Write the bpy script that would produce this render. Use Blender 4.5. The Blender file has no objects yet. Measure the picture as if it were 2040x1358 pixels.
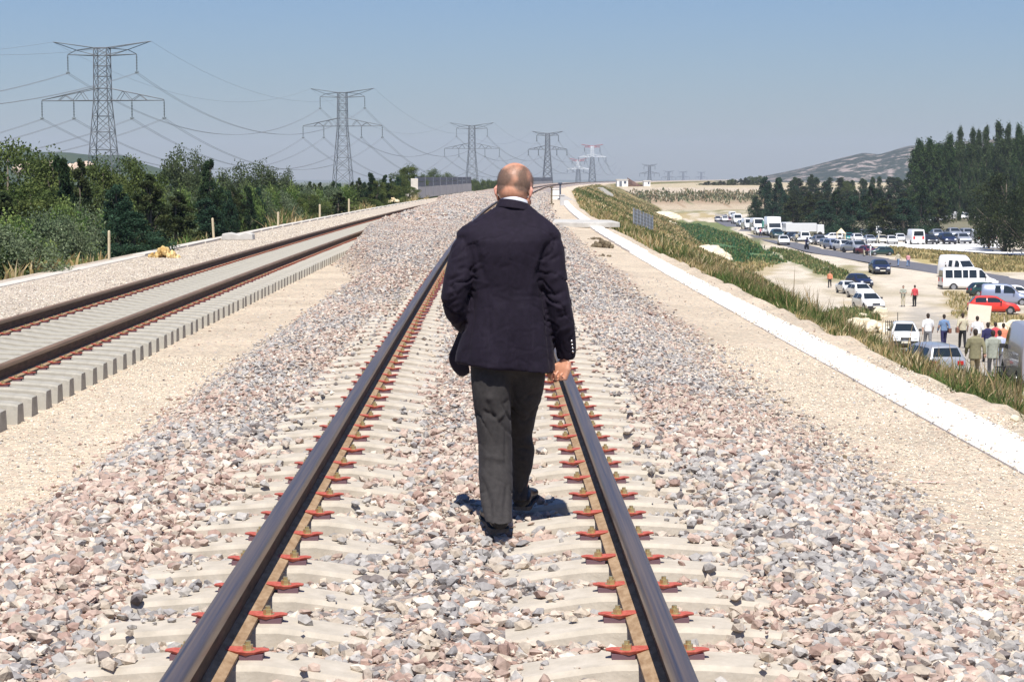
import bpy, bmesh, math, random
import numpy as np
from mathutils import Vector, Matrix, noise
R = math.radians
rnd = random.Random(7)
rng = np.random.default_rng(11)
SC = bpy.context.scene
COL = SC.collection

# ------------------------------------------------------------------ camera
F = 4200.0; HZ = 357.0                      # focal length in photograph pixels, horizon row
CAM = Vector((0.18, 0.0, 1.63))
PITCH = math.atan((679 - HZ) / F); YAW = math.atan(44 / F)
cd = bpy.data.cameras.new('camera'); cam = bpy.data.objects.new('camera', cd); COL.objects.link(cam)
cam.location = CAM; cam.rotation_euler = (R(90) - PITCH, 0, -YAW)
cd.sensor_width = 36; cd.lens = 36 * F / 2040; cd.clip_start = 0.1; cd.clip_end = 30000
SC.camera = cam
# ------------------------------------------------------------------ world, sun, exposure
w = bpy.data.worlds.new('World'); SC.world = w; w.use_nodes = True
nt = w.node_tree; bg = nt.nodes['Background']
sky = nt.nodes.new('ShaderNodeTexSky'); sky.sky_type = 'NISHITA'; sky.sun_disc = False
SUN_EL = R(61)
sky.sun_elevation = SUN_EL; sky.sun_rotation = R(180); sky.altitude = 0
sky.air_density = 1.3; sky.dust_density = 0.2; sky.ozone_density = 3.0
hs = nt.nodes.new('ShaderNodeHueSaturation'); hs.inputs['Saturation'].default_value = 1.0
tint = nt.nodes.new('ShaderNodeVectorMath'); tint.operation = 'MULTIPLY'; tint.inputs[1].default_value = (.66, .84, 1.28)   # white balance of the sky
nt.links.new(sky.outputs[0], hs.inputs['Color']); nt.links.new(hs.outputs[0], tint.inputs[0]); nt.links.new(tint.outputs[0], bg.inputs['Color'])
bg.inputs['Strength'].default_value = 0.0555
sd = bpy.data.lights.new('sun', 'SUN'); sun = bpy.data.objects.new('sun', sd); COL.objects.link(sun)
sd.energy = 4.8; sd.angle = R(0.55); sd.color = (1.0, 0.955, 0.89)
sun.rotation_euler = (R(90) - SUN_EL, 0, R(-2))
SC.view_settings.view_transform = 'Standard'; SC.view_settings.look = 'None'
SC.view_settings.exposure = 0.43; SC.view_settings.gamma = 1.0
HAZE = 0.00012
SC.cycles.volume_bounces = 0; SC.cycles.volume_max_steps = 64
SC.cycles.max_bounces = 6; SC.cycles.transparent_max_bounces = 6

# ------------------------------------------------------------------ helpers
_rt = Vector((math.cos(YAW), -math.sin(YAW), 0))
_fw = Vector((math.sin(YAW) * math.cos(PITCH), math.cos(YAW) * math.cos(PITCH), -math.sin(PITCH)))
_up = _rt.cross(_fw)
def at(px, py, D):
    """point seen at a photograph pixel, D metres forward along the line"""
    d = _fw + _rt * ((px - 1020) / F) - _up * ((py - 679) / F)
    return CAM + d * (D / d.y)
def pix(P):
    P = np.asarray(P, float) - np.array(CAM)
    f = P @ np.array(_fw); return 1020 + F * (P @ np.array(_rt)) / f, 679 - F * (P @ np.array(_up)) / f, f
_CY = np.array([-60, 0, 20, 50, 90, 135, 182, 338, 435, 600, 800, 1000, 1300, 9000.]); _CO = np.array([0, 0, 0, .08, .48, 1.3, 2.5, 8.1, 13.0, 24.5, 43, 65, 103, 1080.])
_cd = np.arange(-60, 9000, 2.0); _cv = np.interp(_cd, _CY, _CO); _k = np.hanning(31); _k /= _k.sum(); _cv[20:-20] = np.convolve(_cv, _k, 'same')[20:-20]
def curve(Y):
    r = np.interp(Y, _cd, _cv); return float(r) if np.ndim(Y) == 0 else r
def rise(Y): return .6 * (1 - np.exp(-(np.maximum(Y, 0) / 500.0) ** 2.2))
_HY = [-50, 0, 20, 40, 60, 75, 105, 140, 165, 200, 225, 250, 310, 400, 500, 640, 655, 725, 1200, 8000]
_HH = [5, 5, 5.1, 5.5, 6.3, 7.0, 8.4, 9.5, 10.2, 10.5, 10.1, 10.0, 9.95, 9.7, 9.25, 9.1, 8.9, 2.6, 2.6, 8.5]
def zlow(Y): return 1.63 - np.interp(Y, _HY, _HH)
def low(px, py, dz=0.0):
    """point on the low ground on the right at a photograph pixel"""
    best = None; D = 45.0
    while D < 725:
        P = at(px, py, D)
        if P.z <= zlow(D) + dz: return Vector((P.x, P.y, float(zlow(D))))
        D += 0.5
    return Vector((P.x, P.y, float(zlow(D))))
def tag(o, label=None, cat=None, group=None, kind=None):
    if label: o['label'] = label
    if cat: o['category'] = cat
    if group: o['group'] = group
    if kind: o['kind'] = kind
    return o
def link(o, parent=None):
    COL.objects.link(o)
    if parent: o.parent = parent
    return o
def empty(name, loc=(0, 0, 0), rz=0.0):
    o = bpy.data.objects.new(name, None); o.empty_display_size = 0.1
    o.location = loc; o.rotation_euler = (0, 0, rz); return link(o)
def meshpy(name, V, Fc, mat=None, smooth=False, parent=None, do_link=True):
    me = bpy.data.meshes.new(name); me.from_pydata([tuple(v) for v in V], [], [tuple(f) for f in Fc]); me.update()
    if mat: me.materials.append(mat)
    if smooth: me.polygons.foreach_set('use_smooth', [True] * len(me.polygons))
    o = bpy.data.objects.new(name, me)
    return link(o, parent) if do_link else o
def meshnp(name, V, T, mat, cols=None, smooth=False, parent=None, mats=None):
    """numpy mesh, all faces with the same number of corners"""
    V = np.asarray(V, np.float32); T = np.asarray(T, np.int32); k = T.shape[1]
    me = bpy.data.meshes.new(name); me.vertices.add(len(V)); me.vertices.foreach_set('co', V.ravel())
    me.loops.add(T.size); me.loops.foreach_set('vertex_index', T.ravel())
    me.polygons.add(len(T)); me.polygons.foreach_set('loop_start', np.arange(0, T.size, k, dtype=np.int32))
    me.polygons.foreach_set('loop_total', np.full(len(T), k, np.int32))
    me.polygons.foreach_set('use_smooth', np.full(len(T), smooth))
    me.update(calc_edges=True)
    if cols is not None:
        a = me.color_attributes.new('Col', 'FLOAT_COLOR', 'POINT')
        c = np.ones((len(V), 4), np.float32); c[:, :cols.shape[1]] = cols; a.data.foreach_set('color', c.ravel())
    for m in (mats or [mat]): me.materials.append(m)
    me.validate()
    return link(bpy.data.objects.new(name, me), parent)
class MB:
    """collects boxes, bars, tubes, plates into ONE mesh"""
    def __init__(s): s.V = []; s.F = []
    def add(s, V, Fc):
        n = len(s.V); s.V += [tuple(v) for v in V]; s.F += [tuple(i + n for i in f) for f in Fc]; return s
    def box(s, x0, x1, y0, y1, z0, z1, M=None, top=1.0):
        cx, cy = (x0 + x1) / 2, (y0 + y1) / 2
        V = [Vector((x, y, z)) for z in (z0, z1) for x, y in ((x0, y0), (x1, y0), (x1, y1), (x0, y1))]
        if top != 1.0:
            for v in V[4:]: v.x = cx + (v.x - cx) * top; v.y = cy + (v.y - cy) * top
        if M: V = [M @ v for v in V]
        return s.add(V, [(3, 2, 1, 0), (4, 5, 6, 7), (0, 1, 5, 4), (1, 2, 6, 5), (2, 3, 7, 6), (3, 0, 4, 7)])
    def bar(s, a, b, r, n=4, r2=None):
        a, b = Vector(a), Vector(b); d = (b - a)
        if d.length < 1e-6: return s
        d.normalize(); u = d.orthogonal().normalized(); v = d.cross(u); r2 = r if r2 is None else r2
        V = []
        for p, q in ((a, r), (b, r2)):
            for i in range(n):
                t = 2 * math.pi * (i + .5) / n; V.append(p + u * math.cos(t) * q + v * math.sin(t) * q)
        Fc = [(i, (i + 1) % n, n + (i + 1) % n, n + i) for i in range(n)] + [tuple(range(n))[::-1], tuple(range(n, 2 * n))]
        return s.add(V, Fc)
    def tube(s, pts, rad, n=8, flat=1.0, cap=True):
        pts = [Vector(p) for p in pts]; m = len(pts)
        rad = rad if isinstance(rad, (list, tuple)) else [rad] * m
        V = []; u = None
        for i, p in enumerate(pts):
            d = (pts[min(i + 1, m - 1)] - pts[max(i - 1, 0)]).normalized()
            if u is None: u = d.orthogonal().normalized() if abs(d.x) > .9 else (Vector((1, 0, 0)) - d * d.x).normalized()
            else: u = (u - d * u.dot(d)).normalized()
            v = d.cross(u); r = rad[i]; ra, rb = (r if isinstance(r, tuple) else (r, r * flat))
            for k in range(n):
                t = 2 * math.pi * k / n; V.append(p + u * math.cos(t) * ra + v * math.sin(t) * rb)
        Fc = [(i * n + k, i * n + (k + 1) % n, (i + 1) * n + (k + 1) % n, (i + 1) * n + k) for i in range(m - 1) for k in range(n)]
        if cap: Fc += [tuple(range(n))[::-1], tuple(range((m - 1) * n, m * n))]
        return s.add(V, Fc)
    def ell(s, c, r, n=16, m=10, M=None):
        V = []; Fc = []
        for i in range(m + 1):
            a = math.pi * i / m
            for k in range(n):
                t = 2 * math.pi * k / n
                p = Vector((math.sin(a) * math.cos(t) * r[0], math.sin(a) * math.sin(t) * r[1], math.cos(a) * r[2]))
                if M: p = M @ p
                V.append(p + Vector(c))
        for i in range(m):
            for k in range(n): Fc.append((i * n + k, (i + 1) * n + k, (i + 1) * n + (k + 1) % n, i * n + (k + 1) % n))
        return s.add(V, Fc)
    def rings(s, rings, n=28, ex=2.3):
        """horizontal superellipse rings (cx, cy, z, a, b[, tiltx]) closed at both ends"""
        V = []
        for r in rings:
            cx, cy, z, a, b = r[:5]; tl = r[5] if len(r) > 5 else 0.0
            for k in range(n):
                t = 2 * math.pi * k / n; c, q = math.cos(t), math.sin(t)
                x = a * math.copysign(abs(c) ** (2 / ex), c); y = b * math.copysign(abs(q) ** (2 / ex), q)
                V.append((cx + x, cy + y, z + tl * x))
        m = len(rings)
        Fc = [(i * n + k, (i + 1) * n + k, (i + 1) * n + (k + 1) % n, i * n + (k + 1) % n) for i in range(m - 1) for k in range(n)]
        Fc += [tuple(range(n)), tuple(range((m - 1) * n, m * n))[::-1]]
        return s.add(V, Fc)
    def prism(s, poly, M, d0, d1):
        n = len(poly); V = [M @ Vector((p[0], p[1], d0)) for p in poly] + [M @ Vector((p[0], p[1], d1)) for p in poly]
        return s.add(V, [tuple(range(n))[::-1], tuple(range(n, 2 * n))] + [(i, (i + 1) % n, n + (i + 1) % n, n + i) for i in range(n)])
    def build(s, name, mat, parent=None, smooth=False, bevel=0):
        o = meshpy(name, s.V, s.F, mat, smooth, parent)
        if bevel:
            m = o.modifiers.new('b', 'BEVEL'); m.width = bevel; m.segments = 2; m.limit_method = 'ANGLE'
        return o
def remesh(mb, vox, smooth_it=3, fac=0.5):
    """one continuous surface out of the overlapping lofts in mb"""
    o = mb.build('tmp', None)
    m = o.modifiers.new('r', 'REMESH'); m.mode = 'VOXEL'; m.voxel_size = vox; m.adaptivity = 0
    if smooth_it:
        k = o.modifiers.new('s', 'SMOOTH'); k.factor = fac; k.iterations = smooth_it
    dg = bpy.context.evaluated_depsgraph_get(); dg.update()
    me = bpy.data.meshes.new_from_object(o.evaluated_get(dg))
    old = o.data; bpy.data.objects.remove(o); bpy.data.meshes.remove(old)
    me.materials.clear()
    me.polygons.foreach_set('use_smooth', [True] * len(me.polygons))
    return me
def co_no(me):
    n = len(me.vertices); c = np.empty(n * 3, np.float32); me.vertices.foreach_get('co', c)
    q = np.empty(n * 3, np.float32); me.vertices.foreach_get('normal', q)
    return c.reshape(-1, 3).astype(float), q.reshape(-1, 3).astype(float)
def set_co(me, c):
    me.vertices.foreach_set('co', c.astype(np.float32).ravel()); me.update()
def vnoise(P, s):
    return np.array([noise.noise(Vector(p) * s) for p in P])

# ------------------------------------------------------------------ materials
def principled(name, col, rough=0.7, metal=0.0, spec=0.4):
    m = bpy.data.materials.new(name); m.use_nodes = True; b = m.node_tree.nodes['Principled BSDF']
    b.inputs['Base Color'].default_value = (*col, 1); b.inputs['Roughness'].default_value = rough
    b.inputs['Metallic'].default_value = metal; b.inputs['Specular IOR Level'].default_value = spec
    return m
def nodes(m): return m.node_tree.nodes, m.node_tree.links, m.node_tree.nodes['Principled BSDF']
def noisy(name, c1, c2, scale=8, rough=0.8, bump=0.0, bscale=None, metal=0.0, spec=0.3, detail=6, stretch=None, bdist=0.01):
    m = principled(name, c1, rough, metal, spec); N, L, b = nodes(m)
    tc = N.new('ShaderNodeTexCoord'); vec = tc.outputs['Object']
    if stretch:
        mp = N.new('ShaderNodeMapping'); mp.inputs['Scale'].default_value = stretch; L.new(vec, mp.inputs[0]); vec = mp.outputs[0]
    t = N.new('ShaderNodeTexNoise'); t.inputs['Scale'].default_value = scale; t.inputs['Detail'].default_value = detail
    t.inputs['Roughness'].default_value = 0.65; L.new(vec, t.inputs['Vector'])
    r = N.new('ShaderNodeValToRGB'); r.color_ramp.elements[0].position = 0.32; r.color_ramp.elements[1].position = 0.68
    r.color_ramp.elements[0].color = (*c1, 1); r.color_ramp.elements[1].color = (*c2, 1)
    L.new(t.outputs['Fac'], r.inputs[0]); L.new(r.outputs[0], b.inputs['Base Color'])
    if bump:
        t2 = N.new('ShaderNodeTexNoise'); t2.inputs['Scale'].default_value = bscale or scale * 3; t2.inputs['Detail'].default_value = 8
        L.new(vec, t2.inputs['Vector']); bp = N.new('ShaderNodeBump'); bp.inputs['Strength'].default_value = bump
        bp.inputs['Distance'].default_value = bdist; L.new(t2.outputs['Fac'], bp.inputs['Height']); L.new(bp.outputs[0], b.inputs['Normal'])
    return m
def vcol(name, rough=0.9, var=0.25, nscale=6.0, transl=0.0, bump=0.0, spec=0.2):
    """base colour from the mesh's own colour attribute, roughened by noise"""
    m = principled(name, (1, 1, 1), rough, 0, spec); N, L, b = nodes(m)
    a = N.new('ShaderNodeAttribute'); a.attribute_name = 'Col'
    tc = N.new('ShaderNodeTexCoord'); t = N.new('ShaderNodeTexNoise'); t.inputs['Scale'].default_value = nscale; t.inputs['Detail'].default_value = 5
    L.new(tc.outputs['Object'], t.inputs['Vector'])
    mr = N.new('ShaderNodeMapRange'); mr.inputs['From Min'].default_value = 0.3; mr.inputs['From Max'].default_value = 0.7
    mr.inputs['To Min'].default_value = 1 - var; mr.inputs['To Max'].default_value = 1 + var; L.new(t.outputs['Fac'], mr.inputs['Value'])
    mx = N.new('ShaderNodeVectorMath'); mx.operation = 'SCALE'; L.new(a.outputs['Color'], mx.inputs[0]); L.new(mr.outputs[0], mx.inputs['Scale'])
    L.new(mx.outputs[0], b.inputs['Base Color'])
    if bump:
        bp = N.new('ShaderNodeBump'); bp.inputs['Strength'].default_value = bump; bp.inputs['Distance'].default_value = 0.02
        L.new(t.outputs['Fac'], bp.inputs['Height']); L.new(bp.outputs[0], b.inputs['Normal'])
    if transl:
        tr = N.new('ShaderNodeBsdfTranslucent'); L.new(mx.outputs[0], tr.inputs['Color'])
        ms = N.new('ShaderNodeMixShader'); ms.inputs[0].default_value = transl
        out = N['Material Output']; L.new(b.outputs[0], ms.inputs[1]); L.new(tr.outputs[0], ms.inputs[2]); L.new(ms.outputs[0], out.inputs['Surface'])
    return m

M_conc = noisy('sleeper_concrete', (.40, .355, .285), (.56, .50, .41), 7, 0.9, 0.5, 60, bdist=.004)
M_conc2 = noisy('new_sleeper_concrete', (.31, .29, .24), (.43, .405, .345), 7, 0.9, 0.5, 60, bdist=.004)
M_kerb = noisy('weathered_kerb_concrete', (.52, .48, .41), (.66, .61, .53), 3, .9, .3, 40)
M_slab = noisy('pale_concrete', (.74, .70, .63), (.86, .83, .77), 3, 0.9, 0.3, 40)
M_oldc = noisy('grey_concrete', (.42, .40, .36), (.58, .56, .51), 2, 0.9, 0.4, 20)
M_clip = noisy('red_painted_spring_steel', (.38, .065, .045), (.56, .15, .10), 60, 0.55, spec=0.4)
M_bolt = noisy('zinc_plated_steel', (.42, .34, .15), (.60, .52, .30), 120, 0.35, metal=0.6, spec=0.5)
M_pad = principled('dull_violet_plastic_pad', (.15, .085, .10), 0.7)

def ground_material():
    m = principled('ground_surface', (1, 1, 1), 0.95, 0, 0.1); N, L, b = nodes(m)
    a = N.new('ShaderNodeAttribute'); a.attribute_name = 'Col'
    tc = N.new('ShaderNodeTexCoord')
    # coarse patches
    n1 = N.new('ShaderNodeTexNoise'); n1.inputs['Scale'].default_value = 0.55; n1.inputs['Detail'].default_value = 9; n1.inputs['Roughness'].default_value = .7
    L.new(tc.outputs['Object'], n1.inputs['Vector'])
    mr = N.new('ShaderNodeMapRange'); mr.inputs['From Min'].default_value = .3; mr.inputs['From Max'].default_value = .7
    mr.inputs['To Min'].default_value = .80; mr.inputs['To Max'].default_value = 1.14; L.new(n1.outputs['Fac'], mr.inputs['Value'])
    sc = N.new('ShaderNodeVectorMath'); sc.operation = 'SCALE'; L.new(a.outputs['Color'], sc.inputs[0]); L.new(mr.outputs[0], sc.inputs['Scale'])
    # stone speckle, weighted by the attribute's alpha
    v = N.new('ShaderNodeTexVoronoi'); v.inputs['Scale'].default_value = 22; L.new(tc.outputs['Object'], v.inputs['Vector'])
    rp = N.new('ShaderNodeValToRGB'); cr = rp.color_ramp; cr.interpolation = 'CONSTANT'
    cols = [(.34, .33, .34), (.95, .86, .80), (.62, .62, .66), (1.25, 1.12, 1.0), (.95, .72, .66), (.70, .55, .52), (1.35, 1.3, 1.22), (.8, .8, .84)]
    while len(cr.elements) < len(cols): cr.elements.new(0.5)
    for i, c in enumerate(cols): cr.elements[i].position = i / len(cols); cr.elements[i].color = (*c, 1)
    sp = N.new('ShaderNodeSeparateColor'); L.new(v.outputs['Color'], sp.inputs[0]); L.new(sp.outputs[0], rp.inputs[0])
    mul = N.new('ShaderNodeVectorMath'); mul.operation = 'MULTIPLY'; L.new(sc.outputs[0], mul.inputs[0]); L.new(rp.outputs[0], mul.inputs[1])
    v2 = N.new('ShaderNodeTexVoronoi'); v2.inputs['Scale'].default_value = 75; L.new(tc.outputs['Object'], v2.inputs['Vector'])
    s2 = N.new('ShaderNodeSeparateColor'); L.new(v2.outputs['Color'], s2.inputs[0])
    m2 = N.new('ShaderNodeMapRange'); m2.inputs['To Min'].default_value = .72; m2.inputs['To Max'].default_value = 1.18; L.new(s2.outputs[0], m2.inputs['Value'])
    fine = N.new('ShaderNodeVectorMath'); fine.operation = 'SCALE'; L.new(sc.outputs[0], fine.inputs[0]); L.new(m2.outputs[0], fine.inputs['Scale'])
    mix = N.new('ShaderNodeMix'); mix.data_type = 'RGBA'; L.new(a.outputs['Alpha'], mix.inputs['Factor'])
    L.new(fine.outputs[0], mix.inputs[6]); L.new(mul.outputs[0], mix.inputs[7]); L.new(mix.outputs[2], b.inputs['Base Color'])
    bp = N.new('ShaderNodeBump'); bp.inputs['Strength'].default_value = .75; bp.inputs['Distance'].default_value = .02
    ad = N.new('ShaderNodeMath'); ad.operation = 'MULTIPLY_ADD'; L.new(v.outputs['Distance'], ad.inputs[0]); L.new(a.outputs['Alpha'], ad.inputs[1]); L.new(v2.outputs['Distance'], ad.inputs[2])
    L.new(ad.outputs[0], bp.inputs['Height']); L.new(bp.outputs[0], b.inputs['Normal'])
    return m
M_ground = ground_material()
M_grass = vcol('grass_blades', 0.8, 0.2, 1.5, transl=0.3)
M_leaf = vcol('foliage', 0.8, 0.25, 1.2, transl=0.28)
M_bark = noisy('bark', (.10, .08, .06), (.20, .17, .13), 6, 0.95, .6)
M_stone = vcol('crushed_rock', 0.85, 0.18, 45, bump=.3, spec=.25)

# ------------------------------------------------------------------ ground sheet
XC = -5.35                                   # centre of the second line
def sst(a, b, x):
    t = np.clip((x - a) / (b - a), 0, 1); return t * t * (3 - 2 * t)
def edge_left(Y): return np.interp(Y, [0, 46, 54, 66, 76, 110, 180, 192, 2000], [-2.95, -2.95, -4.0, -4.4, -5.05, -5.4, -6.2, -7.8, -7.8])
def ztop(x, Y):
    """height of the line's top surface; x is measured from the centre of the near line"""
    x = np.asarray(x, float); Y = np.asarray(Y, float)
    base = np.where(x < 0, -0.555, -.38 - .09 * sst(2.4, 3.9, x))
    lvl = -0.066 + .058 * np.exp(-(x / .19) ** 2) + .055 * sst(1.18, 1.42, np.abs(x)) - .02 * np.exp(-((np.abs(x) - .75) / .14) ** 2)
    lvl = lvl + .05 * sst(22, 38, Y) * (np.abs(x) < 1.3)
    lvl = np.where(x < -1.6, np.interp(Y, [0, 48, 62, 85, 2000], [-.05, -.05, -.04, -.02, 0.0]) + 0 * x, lvl)
    eL = edge_left(Y); run = np.interp(Y, [0, 46, 60, 2000], [1.1, 1.0, .55, .5])
    fl = sst(eL - .0, eL + run, x); fr = 1 - sst(1.55, 2.75, x)
    f = np.minimum(fl, fr)
    w_ = .035 * np.sin(x * 1.9 + Y * .31) * np.sin(Y * .47 + x) * sst(1.5, 2.2, np.abs(x))
    return base + (lvl - base) * f + rise(Y) + w_ * f
LIP_R, LIP_L = 4.80, -10.5
def slope_r(Y): return np.interp(Y, [0, 70, 120, 200, 318, 450, 650], [2.1, 2.1, 2.1, 2.35, 2.5, 2.8, 2.5])
rows = np.concatenate([np.arange(2, 60, .45), np.arange(60, 300, 2.5), np.arange(300, 1200, 12), np.geomspace(1200, 8500, 26)])
tops = np.concatenate([np.arange(LIP_L, -6.7, .4), np.arange(-6.7, 3.2, .11), np.arange(3.2, LIP_R - .05, .16), [LIP_R]]); tops[-1] = LIP_R
V = []
lo = np.concatenate([np.arange(1, 90, 1.1), np.geomspace(90, 6500, 36)])
ll = np.geomspace(1.5, 6500, 40)[::-1]
for Y in rows:
    c = curve(Y); sh = c
    zr = float(zlow(Y)); zl = -7.2 + .4 * math.sin(Y * .02)
    zt = ztop(tops, Y); dr = zt[-1] - zr; sr = float(slope_r(Y))
    runr = max(abs(dr) * sr, 1.5); runl = max((zt[0] - zl) * 1.9, 2)
    for q in ll: V.append((sh + LIP_L - runl - q, Y, zl))
    for k in range(8, 0, -1):
        t = k / 8; V.append((sh + LIP_L - runl * t, Y, zt[0] + (zl - zt[0]) * t))
    wob = .22 * noise.noise(Vector((Y * .45, 1, 1))) + .10 * noise.noise(Vector((Y * 1.7, 4, 1)))
    for x, z in zip(tops, zt):
        e_ = max(0, (x - 4.52) / (LIP_R - 4.52)); V.append((sh + x + wob * e_, Y, z + e_ * .05 * math.sin(Y * 2.3 + 1.7 * wob * 9)))
    for k in range(1, 13):
        t = k / 12; V.append((sh + LIP_R + runr * t, Y, zt[-1] - dr * (t ** 1.05) - .03 * math.sin(k * 2.1 + Y * .2)))
    for q in lo:
        V.append((sh + LIP_R + runr + q, Y, zr + .12 * math.sin(q * .31 + Y * .11) * math.sin(Y * .07) * min(1, q / 10)))
V = np.array(V); nr = len(rows); nc = len(V) // nr
nTop0 = len(ll) + 8; nTop1 = nTop0 + len(tops); nSl1 = nTop1 + 12
I = np.arange(nr * nc).reshape(nr, nc)
Q = np.stack([I[:-1, :-1], I[:-1, 1:], I[1:, 1:], I[1:, :-1]], -1).reshape(-1, 4)
C4 = np.zeros((len(V), 4)); C4[:, :3] = (.60, .53, .42)
ci = np.tile(np.arange(nc), nr); YY = V[:, 1]; xr = V[:, 0] - curve(YY)
px, py, _ = pix(V)
nz = np.array([noise.noise(Vector((p[0] * .35, p[1] * .12, 3.3))) for p in V])
nz2 = np.array([noise.noise(Vector((p[0] * 1.1, p[1] * .5, 9.3))) for p in V])
def put(mask, col, wgt=1.0):
    wgt = np.clip(wgt * np.ones(len(V)), 0, 1)[mask][:, None]
    C4[mask, :3] = C4[mask, :3] * (1 - wgt) + np.array(col) * wgt
def inpoly(poly, jit=0.0):
    x = px + jit * nz2; y = py + jit * .5 * nz
    r = np.zeros(len(V), bool); n = len(poly)
    for i in range(n):
        x0, y0 = poly[i]; x1, y1 = poly[(i + 1) % n]
        if y0 == y1: continue
        c = ((y0 > y) != (y1 > y)) & (x < (x1 - x0) * (y - y0) / (y1 - y0) + x0); r ^= c
    return r
left = ci < nTop0; top = (ci >= nTop0) & (ci < nTop1); slope = (ci >= nTop1) & (ci < nSl1); lowg = ci >= nSl1
C4[left, :3] = (.10, .12, .045)
put(slope, (.20, .17, .07)); put(slope, (.40, .30, .15), np.clip(nz * 2.2 + .3, 0, .9)); put(slope, (.10, .14, .04), np.clip(-nz2 * 2, 0, .8))
put(slope & (ci < nTop1 + 2), (.42, .36, .25), .5)
C4[top, :3] = (.68, .585, .445); C4[top & (xr < -6.8), :3] = (.60, .53, .43)
bal = np.minimum(sst(edge_left(YY), edge_left(YY) + .7, xr), 1 - sst(2.0, 3.1, xr + .5 * nz)) * top
C4[:, :3] = C4[:, :3] * (1 - bal[:, None]) + np.array((.45, .395, .34)) * bal[:, None]
gm = np.clip(np.exp(-((xr - 2.0) / .8) ** 2) * 1.0 * sst(14, 24, YY) + np.exp(-((xr + 1.9) / .6) ** 2) * sst(30, 60, YY), 0, 1) * bal
C4[:, :3] = C4[:, :3] * (1 - .75 * gm[:, None]) + np.array((.37, .37, .37)) * .75 * gm[:, None]
C4[:, 3] = np.clip(bal + .35 * top, 0, 1)
put(lowg, (.66, .58, .46)); put(lowg, (.40, .34, .22), np.clip(nz * 2.4 - .35, 0, .6))
G1, G2, DRY, GRV = (.13, .17, .05), (.035, .16, .085), (.40, .31, .14), (.46, .42, .36)
put(lowg & (YY > 655), (.58, .50, .40)); 
bk = lowg & (YY > 600) & (YY < 760)
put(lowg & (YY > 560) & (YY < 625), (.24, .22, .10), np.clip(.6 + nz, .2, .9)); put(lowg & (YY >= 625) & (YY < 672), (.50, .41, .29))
zj = V[:, 2] + 1.3 * nz + .5 * nz2
put(bk & (zj > -6.35) & (zj < -4.8), (.34, .24, .15), .85)
put(bk & (zj > -5.0) & (zj < -3.0), (.19, .19, .10), np.clip(.65 + nz * 1.5, .1, 1))
put(bk & (V[:, 2] > -3.0), (.50, .42, .31), np.clip(.8 + nz2, .4, 1)); put(lowg & (YY > 730), (.50, .42, .28))
for poly, col, w_ in [
    ([(1330, 440), (1440, 442), (1500, 480), (1568, 525), (1440, 530), (1380, 500), (1330, 465)], G1, .9),
    ([(1335, 452), (1400, 455), (1450, 470), (1520, 500), (1500, 512), (1430, 500), (1380, 480)], G2, .55),
    ([(1310, 425), (1420, 427), (1425, 436), (1330, 437)], DRY, .8),
    ([(1400, 520), (1560, 526), (1540, 545), (1440, 560)], DRY, .6),
    ([(1530, 493), (1600, 507), (1690, 545), (1680, 560), (1610, 540), (1540, 505)], G1, .75),
    ([(1610, 545), (1690, 528), (1740, 548), (1680, 570)], (.28, .25, .11), .7),
    ([(1770, 494), (1860, 500), (2300, 530), (2300, 560), (2040, 545), (1930, 540), (1780, 512)], (.42, .34, .14), .9),
    ([(1890, 580), (1960, 590), (1960, 625), (1900, 640), (1880, 600)], DRY, .7),
    ([(1960, 620), (2300, 640), (2300, 700), (2040, 650)], (.38, .28, .13), .8),
    ([(1820, 600), (1900, 640), (2100, 700), (2200, 900), (1800, 900), (1770, 700)], GRV, .75),
    ([(1690, 600), (1780, 620), (1780, 700), (1690, 670)], (.55, .44, .27), .7)]:
    put(lowg & inpoly(poly, 16), col, w_)
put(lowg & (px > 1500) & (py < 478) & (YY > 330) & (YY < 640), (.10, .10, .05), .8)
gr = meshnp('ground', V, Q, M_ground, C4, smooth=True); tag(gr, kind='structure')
def strip(name, up, dn, mat, dz, n=1):
    """sheet between two lines traced on the low ground"""
    Vv = []
    for a, b in zip(up, dn):
        A, B = low(*a), low(*b)
        for k in range(n + 1):
            t = k / n; P = A.lerp(B, t); Vv.append((P.x, P.y, float(zlow(P.y)) + dz))
    m = n + 1
    Fc = [(i * m + k, i * m + k + 1, (i + 1) * m + k + 1, (i + 1) * m + k) for i in range(len(up) - 1) for k in range(n)]
    return tag(meshpy(name, Vv, Fc, mat), kind='structure')
def dens(pts, k=6):
    o = []
    for a, b in zip(pts[:-1], pts[1:]):
        for i in range(k): o.append((a[0] + (b[0] - a[0]) * i / k, a[1] + (b[1] - a[1]) * i / k))
    return o + [pts[-1]]
M_asph = noisy('worn_asphalt', (.115, .115, .13), (.16, .16, .175), 1.2, 0.9, .3, 30)
strip('road', dens([(1425, 426), (1447, 427), (1463, 443), (1497, 459), (1541, 474), (1612, 489), (1651, 498), (1720, 508), (1870, 530), (2040, 556), (2400, 612)]),
      dens([(1423, 434), (1425, 441), (1436, 447), (1470, 461), (1520, 479), (1608, 502), (1640, 508), (1700, 518), (1850, 543), (2040, 576), (2400, 640)]), M_asph, .03, 4)
M_white = noisy('white_chalk_surface', (.78, .76, .72), (.86, .85, .82), .5, 0.95)
strip('chalk_track', dens([(1640, 479), (1750, 484), (1860, 483), (1975, 482), (1990, 484)]), dens([(1650, 488), (1760, 492), (1860, 498), (1950, 504), (1995, 506)]), M_white, .08, 3)
strip('chalk_path', dens([(1995, 503), (2300, 507)]), dens([(1960, 505), (2300, 524)]), M_white, .085, 2)
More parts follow.
